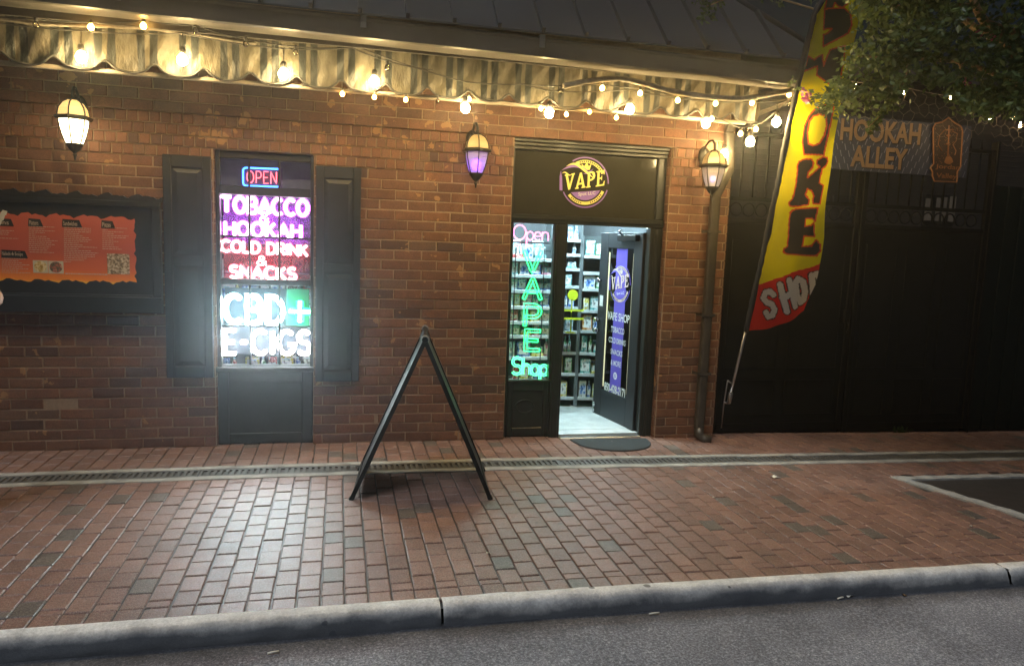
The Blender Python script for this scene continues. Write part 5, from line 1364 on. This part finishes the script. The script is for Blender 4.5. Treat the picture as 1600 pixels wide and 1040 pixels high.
# ================================================================== IRON GATE, BANNER SIGN, ALLEY
GY = .14
gt = thing('alley_gate', (4.6, GY, G(4.6)), 'tall black iron double gate with a band of rings closing the dark alley', 'gate')
def leaf(x0, x1):
    zb = G((x0+x1)/2)
    def box(a, b, c, d, m_, t0=.02, t1=-.02, bv=.004): m_.box(a, b, GY+t1, GY+t0, c, d, 0, bv)
    fr = MB(); rw = .05
    box(x0, x0+rw, zb+.02, 2.62, fr); box(x1-rw, x1, zb+.02, 2.62, fr)
    for c, d in ((zb+.02, zb+.10), (1.84, 1.885), (2.03, 2.065), (2.585, 2.62)): box(x0+rw, x1-rw, c, d, fr, .018, -.018)
    o = fr.build('leaf', M['iron'], gt)
    sh = MB(); box(x0+rw, x1-rw, zb+.1005, 1.8395, sh, .004, -.004, 0)
    n = max(1, int((x1-x0-2*rw)/.42)); pw = (x1-x0-2*rw)/n
    for k in range(n):
        a, b = x0+rw+k*pw+.05, x0+rw+(k+1)*pw-.05
        for c, d in ((.55, 1.70), (zb+.17, .45)):
            box(a, b, d-.012, d, sh, -.0045, -.012, 0); box(a, b, c, c+.012, sh, -.0045, -.012, 0); box(a, a+.012, c+.0125, d-.0125, sh, -.0045, -.012, 0); box(b-.012, b, c+.0125, d-.0125, sh, -.0045, -.012, 0)
    sh.build('sheet_panel', M['black_paint'], o)
    x = x0+rw+.063
    while x < x1-rw-.05:
        r = MB(); r.tube([(x+.056*math.cos(q*.3927), GY, 1.958+.056*math.sin(q*.3927)) for q in range(16)], .008, 6, closed=True); r.build('ring', M['iron'], o)
        x += .1225
    x = x0+rw+.09
    while x < x1-rw-.04:
        p = MB(); p.tube([(x, GY, 2.0655), (x, GY, 2.5845)], .009, 6); p.tube([(x, GY, 2.62), (x, GY, 2.65), (x, GY, 2.72)], lambda u: .016*(1-u)+.002, 6); p.build('picket', M['iron'], o)
        x += .1225
    return o
leaf(3.24, 4.585); leaf(4.60, 6.0)
mb = MB(); mb.box(6.001, 6.029, GY-.03, GY+.05, G(6)-.02, 2.7, 0, .003); mb.build('end_post', M['iron'], gt)
mb = MB(); mb.box(4.583, 4.602, GY+.021, GY+.03, G(5), 2.6); mb.build('meeting_strip', M['iron'], gt)
hm = MB(); hm.box(4.50, 4.56, GY-.05, GY-.0205, .98, 1.10, 0, .005); hm.tube([(4.53, GY-.06, .99), (4.53, GY-.085, .94), (4.53, GY-.06, .89)], .01, 6); hm.build('latch', M['iron'], gt)
bf = thing('board_fence', (6.9, GY, G(6.9)), 'dark green vertical board fence right of the black gate', 'fence')
M['dark_green'] = plain('dark_green', (.005, .010, .009), .45, var=.3)
mb = MB(); x = 6.03
while x < 10.2: mb.box(x, x+.155, GY-.015, GY+.01, G(x)+.02, 2.3, 0, .006); x += .165
mb.build('boards', M['dark_green'], bf)
mb = MB(); mb.box(6.03, 10.2, GY+.0105, GY+.05, .3, .38); mb.box(6.03, 10.2, GY+.0105, GY+.05, 1.9, 1.98); mb.build('rails', M['dark_green'], bf)

# banner sign over the gate
BY = .05
hs = thing('banner_sign', tuple(at(1400, 230, BY)), 'diamond plate banner reading HOOKAH ALLEY in gold with an arched hookah panel', 'sign')
def plate_mat():
    m, t, b = nodes('diamond_plate'); v = coordn(t); n = noise(t, v, 3, 4)
    link(t, ramp(t, n, [(.3, (.03, .036, .06)), (.7, (.055, .066, .10))]), b.inputs['Base Color']); b.inputs['Roughness'].default_value = .5; b.inputs['Metallic'].default_value = .1; return m
M['plate'] = plate_mat(); M['plate_mark'] = plain('plate_mark', (.20, .21, .27), .45, bmp=0)
c00, c10, c11, c01 = at(1290, 178, BY), at(1517, 199, BY), at(1509, 279, BY), at(1290, 262, BY)
sx0, sx1, sz0, sz1 = c00.x, at(1514, 240, BY).x, at(1400, 271, BY).z, at(1400, 187, BY).z
mb = MB(); mb.box(sx0, sx1, BY, BY+.015, sz0, sz1, 0, .004); bd = mb.build('board', M['plate'], hs)
mb = MB(); k = 0; zz = sz0+.03
while zz < sz1-.02:
    xx = sx0+.02+(.04 if k % 2 else 0)
    while xx < sx1-.03:
        sg = 1 if (k+int(xx*25)) % 2 else -1; a = .026
        P = [(xx-a*.5, zz-sg*a), (xx-a*.2, zz-sg*a*1.05), (xx+a*.5, zz+sg*a), (xx+a*.2, zz+sg*a*1.05)]
        mb.poly([(p[0], BY-.0015, p[1]) for p in (P if sg > 0 else P[::-1])]); xx += .082
    zz += .056; k += 1
mb.build('tread_marks', M['plate_mark'], bd)
def hw_(body, px0, py0, px1, py1, hp):
    mb = MB()
    a, b = at(px0, py0, BY-.004), at(px1, py1, BY-.004); h = at(px0, py0-hp, BY-.004).z-a.z
    vs, fs, _ = text_geo(body, b.x-a.x, h, .03); vs = [(a.x+p, a.z+q+(b.z-a.z)*p/(b.x-a.x)) for p, q in vs]
    mb.add([(p, BY-.004, q) for p, q in vs], fs, 0); mb.add([(p+.010, BY-.0028, q-.010) for p, q in vs], fs, 1); mb.build('word', [M['gold_print'], M['black_print']], bd)
hw_('HOOKAH', 1312, 219, 1437, 227, 35); hw_('ALLEY', 1328, 260, 1416, 266, 34)
M['panel_brown'] = plain('panel_brown', (.045, .025, .018), .5); M['panel_gold'] = plain('panel_gold', (.30, .13, .045), .45, bmp=0)
HP = [(1457, 275), (1457, 268), (1454, 262), (1459, 256), (1458, 200), (1462, 193), (1472, 191), (1482, 184), (1492, 192), (1501, 197), (1504, 204), (1501, 260), (1496, 268), (1495, 285), (1460, 283)]
def hq(p, Y): q = at(p[0], p[1], Y); return (q.x, q.z)
mb = MB(); outl = [hq(p, BY-.02) for p in HP]
mb.prism(outl[::-1] if True else outl, lambda a, b, t: (a, t, b), BY-.02, BY-.0055)
hp_ = mb.build('arched_panel', M['panel_brown'], hs)
mb = MB(); PYY = BY-.0225
def ln(pts, r, cl=False): mb.tube([(a, PYY, b) for a, b in [hq(p, PYY) for p in pts]], r, 5, closed=cl)
ln(HP, .007, True)
ln([(1483, 196), (1481, 246)], .008); ln([(1477, 203), (1490, 203)], .006); ln([(1479, 212), (1485, 212)], .008); ln([(1478, 225), (1484, 226)], .009)
ln([(1476, 203), (1468, 212), (1466, 226), (1472, 236)], .004); ln([(1488, 205), (1496, 209), (1494, 220), (1489, 226), (1494, 236), (1492, 242)], .004)
q = [hq(p, PYY) for p in ((1475, 253), (1478, 245), (1483, 243), (1487, 247), (1489, 253), (1484, 257), (1478, 256))]; mb.poly([(a, PYY-.003, b) for a, b in q])
rr = random.Random(9)
for _ in range(70):
    px, py = rr.uniform(1461, 1500), rr.uniform(197, 255); a, b = hq((px, py), PYY); s_ = .005
    mb.poly([(a-s_, PYY+.001, b), (a, PYY+.001, b-s_), (a+s_, PYY+.001, b), (a, PYY+.001, b+s_)])
for body, px0, py0, px1, hp in (('Jordan', 1461, 265, 1499, 9), ('Valley', 1462, 280, 1494, 10)):
    a, b = hq((px0, py0), PYY), hq((px1, py0+1), PYY); h = hq((px0, py0-hp), PYY)[1]-a[1]
    put_text(mb, body, lambda u, v: (a[0]+u, PYY-.003, a[1]+v), b[0]-a[0], h, 0, .015)
mb.build('hookah_drawing', M['panel_gold'], hp_)
for xx in (sx0+.15, sx1-.5):
    mb = MB(); mb.box(xx-.015, xx+.015, BY+.0155, GY-.021, sz0+.06, sz0+.10); mb.build('bracket', M['iron'], hs)

# alley behind the gate: paving runs on, a dim back wall and a standing notice
mb = MB(); mb.box(3.2, 10.4, .301, 8.5, -.35, -.062); tag(mb.build('alley_ground', M['concrete']), kind='structure')
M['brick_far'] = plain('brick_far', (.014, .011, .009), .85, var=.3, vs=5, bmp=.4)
nb = thing('neighbour_building', (7, 4.4, 0), 'dim brown building at the back of the alley above the gate', 'building')
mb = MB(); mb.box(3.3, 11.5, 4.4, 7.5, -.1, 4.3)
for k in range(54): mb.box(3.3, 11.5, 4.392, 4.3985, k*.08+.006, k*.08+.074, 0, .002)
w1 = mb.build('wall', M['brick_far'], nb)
mb = MB(); mb.box(3.2, 11.6, 4.2, 7.6, 4.3, 4.42, 0, .01); mb.build('parapet', M['soffit'], nb)
mb = MB()
for xx in (5.2, 7.4):
    mb = MB(); mb.box(xx, xx+.9, 4.36, 4.391, 1.0, 2.5, 0, .01); mb.build('window', M['void'], nb)
ntc = thing('notice_board', tuple(at(1462, 400, 1.6)), 'pale poster board standing in the dark alley behind the gate rings', 'notice board')
a, b = at(1432, 450, 1.6), at(1494, 306, 1.6); mb = MB(); mb.box(a.x, b.x, 1.6, 1.63, -.1, b.z, 0, .004); mb.build('board', M['black_paint'], ntc)
mb = MB()
for u0, u1 in ((.0, .22), (.36, .48), (.58, .70), (.80, 1.0)): mb.box(a.x+(b.x-a.x)*u0, a.x+(b.x-a.x)*u1, 1.590, 1.5995, b.z-.30, b.z-.01-.05*(1-u1), 0)
mb.build('print', plain('dim_print', (.16, .13, .10), .6, bmp=0), ntc)

# ================================================================== TREE over the right of the pavement, net of little lights in it
M_leaf = bpy.data.materials.new('leaf'); M_leaf.use_nodes = True; t = M_leaf.node_tree; b = t.nodes['Principled BSDF']
a_ = t.nodes.new('ShaderNodeAttribute'); a_.attribute_name = 'tone'; sp = t.nodes.new('ShaderNodeSeparateColor'); link(t, a_.outputs['Color'], sp.inputs[0])
link(t, ramp(t, sp.outputs[0], [(0, (.04, .075, .028)), (.5, (.08, .125, .042)), (.85, (.135, .17, .05)), (1, (.22, .23, .07))]), b.inputs['Base Color']); b.inputs['Roughness'].default_value = .42
tr = t.nodes.new('ShaderNodeBsdfTranslucent'); tr.inputs[0].default_value = (.16, .21, .05, 1); mx = t.nodes.new('ShaderNodeMixShader'); mx.inputs[0].default_value = .3
link(t, b.outputs[0], mx.inputs[1]); link(t, tr.outputs[0], mx.inputs[2]); link(t, mx.outputs[0], t.nodes['Material Output'].inputs[0]); M['leaf'] = M_leaf
M['blossom'] = plain('blossom', (.62, .16, .28), .6, bmp=0)
tree = thing('crape_myrtle_tree', (5.15, -1.75, G(5.15)), 'leafy tree with pink blossom overhanging the flag and alley sign at top right', 'tree')
rt_ = random.Random(31)
mb = MB()
def TP(px, py, Y): return at(px, py, Y)
trunk0 = Vector((5.2, -1.8, G(5.2)-.05)); fork = Vector((5.12, -1.78, 1.5))
mb.tube(smooth([trunk0, Vector((5.18, -1.8, .5)), Vector((5.10, -1.76, 1.1)), fork]), lambda u: .10-.035*u, 10)
fork = fork-Vector((-.004, .002, .06))
limbs = [[fork, Vector((4.98, -1.7, 2.0)), TP(1610, 150, -1.6), TP(1588, 90, -1.55), TP(1566, 52, -1.5), TP(1540, 35, -1.45), TP(1524, 8, -1.4), TP(1512, -30, -1.3)],
         [fork, Vector((5.05, -1.9, 2.1)), TP(1625, 60, -1.7), TP(1575, 62, -1.6), TP(1535, 50, -1.4), TP(1490, 20, -1.2), TP(1440, -10, -1.1)],
         [TP(1612, 140, -1.6), TP(1560, 118, -1.5), TP(1500, 98, -1.35), TP(1420, 92, -1.2), TP(1340, 88, -1.05)],
         [fork, Vector((5.35, -1.6, 2.2)), Vector((5.6, -1.5, 3.0)), Vector((5.7, -1.4, 3.8))],
         [TP(1420, 92, -1.2), TP(1412, 130, -1.2), TP(1390, 165, -1.22), TP(1358, 198, -1.25)],
         [TP(1500, 98, -1.35), TP(1520, 140, -1.4), TP(1580, 160, -1.4)],
         [TP(1524, 8, -1.4), TP(1400, 10, -1.2), TP(1300, 20, -1.05), TP(1180, -10, -1.0), TP(1105, 10, -1.0)]]
for k, L in enumerate(limbs):
    r0 = (.062, .052, .022, .056, .008, .014, .012)[k]; mb.tube(smooth(L), lambda u, r0=r0: r0*(1-.72*u), 7)
mb.build('trunk', M['bark'], tree)
lf = MB()
def leafq(p, s, dirv=None):
    d = Vector((rt_.gauss(0, 1), rt_.gauss(0, 1), rt_.gauss(-.35, .8))).normalized(); n = d.orthogonal().normalized(); n = Matrix.Rotation(rt_.uniform(0, 6.28), 3, d) @ n
    sd = d.cross(n).normalized(); c = (min(1, max(0, rt_.gauss(.42, .22))), 0, 0)
    w_ = s*.30; A = p; T = p+d*s; m1 = p+d*s*.45
    lf.poly([A, m1+sd*w_+n*s*.06, T], 0, True, c); lf.poly([A, T, m1-sd*w_+n*s*.06], 0, True, c); 
    k2 = m1+n*s*.02
def cluster(px, py, Y, rad, n, s=.042):
    c = TP(px, py, Y)
    for _ in range(n):
        q = Vector((rt_.gauss(0, 1), rt_.gauss(0, 1), rt_.gauss(0, .7))); q = q.normalized()*rad*(rt_.random()**.45); leafq(c+q, s*rt_.uniform(.65, 1.25))
# crown as many small sprays, dense in the middle, open at the lower left edge
def crown_ok(px, py):
    lim = 150+28*math.sin(px*.021)+.0*px
    if px < 1290: return False
    if px < 1340: return py < 172 and py > 62+(1342-px)*1.9
    if px < 1400: return py < 165
    return py < lim+ (10 if px > 1480 else 0)
cnt = 0
while cnt < 800:
    px, py = rt_.uniform(1285, 1680), rt_.uniform(-150, 180)
    if not crown_ok(px, py): continue
    if 1535 < px < 1600 and -20 < py < 60 and rt_.random() < .8: continue
    Y = -1.36-.6*max(0, (px-1300)/400)+rt_.gauss(0, .13); cluster(px, py, Y, rt_.uniform(.05, .11), rt_.randint(12, 20), .048); cnt += 1
for i in range(26):
    u = i/25; cluster(1420-62*u, 120+82*u, -1.21, .028+.02*(1-u), 9, .04)
for px, py in ((1300, 150), (1288, 160), (1282, 172), (1276, 150), (1268, 158), (1310, 130), (1322, 110)): cluster(px, py, -1.08, .035, 12, .036)
for px, py in ((1108, 6), (1116, -2), (1100, 16), (1098, 24), (1125, -8), (1090, 2), (1112, 14), (1215, 4), (1212, -6), (1120, 8), (1104, -6), (1096, 30), (1110, 26), (1130, 0), (1186, -4), (1240, 128), (1246, 138), (1228, -8), (1262, -10), (1270, 2)): cluster(px, py, -1.0, .03, 9, .04)
for i in range(420):   # the canopy above and beyond the frame, which shades the pavement below it
    while True:
        q = Vector((rt_.uniform(-1, 1), rt_.uniform(-1, 1), rt_.uniform(-1, 1)))
        if q.length < 1: break
    c = Vector((5.1+2.0*q.x, -1.75+1.7*q.y, 4.25+.85*q.z))
    for _ in range(13):
        e = Vector((rt_.gauss(0, 1), rt_.gauss(0, 1), rt_.gauss(0, .7))).normalized()*.2*(rt_.random()**.45); leafq(c+e, rt_.uniform(.07, .12))
for i in range(110):   # crown beyond the frame, so the tree is whole
    cluster(rt_.uniform(1600, 1900), rt_.uniform(-420, 160), -1.9+rt_.gauss(0, .35), rt_.uniform(.09, .16), 16, .05)
    if i % 2: cluster(rt_.uniform(1300, 1650), rt_.uniform(-420, -120), -1.4+rt_.gauss(0, .35), rt_.uniform(.09, .16), 16, .05)
lf.build('crown', M['leaf'], tree)
bl_ = MB()
for px, py, Y in ((1258, 152, -1.08), (1262, 146, -1.08), (1520, 62, -1.62), (1528, 55, -1.62), (1552, 58, -1.62), (1505, 130, -1.5)):
    c = TP(px, py, Y)
    for _ in range(16):
        p = c+Vector((rt_.gauss(0, .016), rt_.gauss(0, .016), rt_.gauss(0, .016))); q = Vector((rt_.gauss(0, 1), rt_.gauss(0, 1), rt_.gauss(0, 1))).normalized(); r_ = q.orthogonal()*.011; s_ = q.cross(r_)
        bl_.poly([p+r_, p+s_, p-r_, p-s_])
bl_.build('blossom', M['blossom'], tree)
# net lights
nl = thing('net_lights', tuple(TP(1400, 140, -.35)), 'honeycomb net of thin wires with tiny lit bulbs strung above the alley sign', 'string lights')
mb = MB(); NYl = -.42; s_ = .052
def netp(a, c): p = Vector((TP(1318, 138, NYl).x+a, NYl, TP(1318, 138, NYl).z+c-.04*a)); return p+Vector((.012*math.sin(c*40+a*9), .02*math.sin(a*5), .012*math.sin(a*33+c*11)))
for r in range(5):
    for k in range(21):
        cx_ = k*s_*1.732+(s_*.866 if r % 2 else 0); cz_ = -r*s_*1.5
        if cz_ < -.12-.16*abs(math.sin(cx_*4.3)) : continue
        hx = [(cx_+s_*math.sin(q*math.pi/3), cz_+s_*math.cos(q*math.pi/3)) for q in range(4)]
        mb.tube([netp(*h) for h in hx], .0012, 4, cap=False)
        mb.tube([netp(cx_, cz_-s_), netp(cx_-s_*.866, cz_-s_*.5)], .0012, 4, cap=False)
M['net_wire'] = plain('net_wire', (.25, .2, .14), .4, bmp=0)
mb.tube(sag([netp(-.12, .06), netp(.6, .06), netp(1.3, .06), netp(1.95, .06)], .01), .003, 5); mb.build('net', M['net_wire'], nl)
for px, py in ((1337, 139), (1412, 145), (1516, 167), (1547, 185), (1583, 184), (1594, 197), (1484, 154)):
    p = TP(px, py, NYl-.01); mb = MB(); mb.sphere(p, .009, 8, 6, 0, 1.6); mb.tube([p+Vector((0, 0, .012)), p+Vector((.004, 0, .035))], .004, 5, 0); mb.build('bulb', M['bulb_tree'], nl)
# weed at the gate foot
wd = MB(); rw = random.Random(2); wp = gat(1388, 670)
for _ in range(26):
    d = Vector((rw.gauss(0, .6), rw.gauss(0, .3), 1)).normalized(); l = rw.uniform(.03, .09); s_ = d.cross(Vector((0, 1, .2))).normalized()*.006; p = Vector((wp.x+rw.gauss(0, .04), GY-.035, G(wp.x)))
    wd.poly([p-s_, p+s_, p+d*l]); wd.poly([p+d*l*.5-s_, p+d*l*.7+s_*2.5, p+d*l*.8-s_])
tag(wd.build('weed', M['leaf']), 'scrubby weed growing at the foot of the black gate', 'plant')

# ================================================================== PERSON at the left edge (only the bent elbow reaches into the picture)
eb = at(1.5, 472, -1.25); pxo = eb.x-.02
def skin(name, pts, edges, rad, mat, parent, root=0, sub=2):
    me = bpy.data.meshes.new(name); me.from_pydata([tuple(p) for p in pts], edges, []); o = bpy.data.objects.new(name, me); COL.objects.link(o)
    o.modifiers.new('skin', 'SKIN'); s_ = o.modifiers.new('sub', 'SUBSURF'); s_.levels = s_.render_levels = sub
    lay = me.skin_vertices[0] if me.skin_vertices else None
    for i, r in enumerate(rad):
        lay.data[i].radius = r if isinstance(r, tuple) else (r, r); lay.data[i].use_root = (i == root)
    dg = bpy.context.evaluated_depsgraph_get(); m2 = bpy.data.meshes.new_from_object(o.evaluated_get(dg)); o.modifiers.clear(); o.data = m2
    bpy.data.meshes.remove(me); m2.materials.append(M[mat])
    for p in m2.polygons: p.use_smooth = True
    o.parent = parent; return o
pe = thing('person', (0, 0, 0), 'person standing at the left picture edge with one bare bent elbow in view', 'person')
bx, by = eb.x-.33, eb.y-.02
def V(x, y, z): return Vector((bx+x, by+y, z))
rest = [V(0, 0, .93), V(0, 0, 1.08), V(0, 0, 1.25), V(0, .0, 1.38), V(0, -.0, 1.46), V(0, -.01, 1.53), V(0, -.03, 1.60), V(0, -.02, 1.69),  # spine 0-7
        V(.17, 0, 1.37), V(.315, .02, eb.z-.0), V(.12, -.22, 1.20), V(.07, -.28, 1.22),                                   # right-side arm 8-11
        V(-.17, 0, 1.37), V(-.25, 0, 1.12), V(-.06, -.24, 1.17), V(-.01, -.29, 1.19),                                     # other arm 12-15
        V(.10, 0, .88), V(.11, .02, .48), V(.11, .03, .08), V(.11, -.12, .035), V(-.10, 0, .88), V(-.11, .0, .48), V(-.11, .03, .08), V(-.11, -.12, .035)]
ed = [(0, 1), (1, 2), (2, 3), (3, 4), (4, 5), (5, 6), (6, 7), (3, 8), (8, 9), (9, 10), (10, 11), (3, 12), (12, 13), (13, 14), (14, 15), (0, 16), (16, 17), (17, 18), (18, 19), (0, 20), (20, 21), (21, 22), (22, 23)]
rad = [(.15, .10), (.13, .095), (.15, .11), (.13, .10), .06, .062, .09, .075, (.06, .06), (.06, .06), .032, .030, .06, .045, .030, .030, .085, .06, .042, .035, .085, .06, .042, .035]
body = skin('body', rest, ed, rad, 'skin', pe)
skin('shirt', [V(0, 0, .80), V(0, 0, 1.06), V(0, 0, 1.25), V(0, 0, 1.37), V(0, 0, 1.44), V(.17, 0, 1.37), V(.25, .01, 1.27), V(-.17, 0, 1.37), V(-.21, 0, 1.26)], [(0, 1), (1, 2), (2, 3), (3, 4), (3, 5), (5, 6), (3, 7), (7, 8)], [(.185, .135), (.155, .116), (.163, .122), (.14, .11), (.075, .07), .073, .066, .073, .066], 'shirt', pe)
skin('trousers', [V(0, 0, 1.04), V(0, 0, .88), V(.10, 0, .84), V(.11, .02, .48), V(.11, .03, .10), V(-.10, 0, .84), V(-.11, 0, .48), V(-.11, .03, .10)], [(0, 1), (1, 2), (2, 3), (3, 4), (1, 5), (5, 6), (6, 7)], [(.16, .112), (.15, .11), .097, .073, .06, .097, .073, .06], 'trousers', pe)
mb = MB(); mb.sphere(V(0, -.005, 1.665), .098, 16, 12, 0, 1.05); mb.v = [(x, y if y > by-.06 else by-.06+(y-by+.06)*.2, z) for x, y, z in mb.v]; mb.build('hair', M['hair'], pe)
mb = MB()
for s_ in (-1, 1): mb.sphere(V(.034*s_, -.112, 1.635), .012, 8, 6); mb.sphere(V(.09*s_, -.02, 1.62), .02, 8, 6, 0, 1.6)
mb.lathe([(.004, .03), (.012, 0), (.016, -.012), (.004, -.018)], V(0, -.122, 1.60), 8); mb.box(bx-.025, bx+.025, by-.116, by-.105, 1.555, 1.563, 0, .003); mb.build('face', M['skin'], pe)
for hx_, hy_, hz_, s_ in ((.07, -.28, 1.22, 1), (-.01, -.29, 1.19, -1)):
    mb = MB(); w0 = V(hx_, hy_, hz_)
    for k in range(4): mb.tube([w0+Vector((.0, -.02, .02-.014*k)), w0+Vector((-s_*.02, -.06-.004*(k in (1, 2)), .022-.015*k)), w0+Vector((-s_*.045, -.07, .015-.014*k)), w0+Vector((-s_*.055, -.055, .008-.013*k))], lambda u: .0095-.002*u, 7)
    mb.tube([w0+Vector((0, -.01, .025)), w0+Vector((-s_*.02, -.035, .05)), w0+Vector((-s_*.04, -.05, .055))], .0095, 7); mb.build('fingers', M['skin'], body)
for s_ in (-1, 1):
    mb = MB(); mb.grid(lambda u, v: V(.11*s_+.048*math.cos(u*6.283)*(1-.25*v), -.03+.13*math.sin(u*6.283)*(1-.2*v), .0+.085*v), 16, 6); mb.build('shoe', M['shoe'], pe)

# ------------------------------------------------------------------ added thin volume standing in for lens bloom round the lights
hm_ = bpy.data.materials.new('bloom_volume'); hm_.use_nodes = True; t = hm_.node_tree; t.nodes.clear()
out = t.nodes.new('ShaderNodeOutputMaterial'); pv = t.nodes.new('ShaderNodeVolumePrincipled'); pv.inputs['Color'].default_value = (.9, .92, .95, 1)
pv.inputs['Density'].default_value = .0082; pv.inputs['Anisotropy'].default_value = .88; link(t, pv.outputs[0], out.inputs['Volume'])
mb = MB(); mb.box(-31, 33, -25, 9.5, -1.6, 5.4); hz = mb.build('haze', hm_); tag(hz, kind='stuff')
# ------------------------------------------------------------------ tidy
for o in list(sc.objects):
    if '_w' in o: del o['_w']
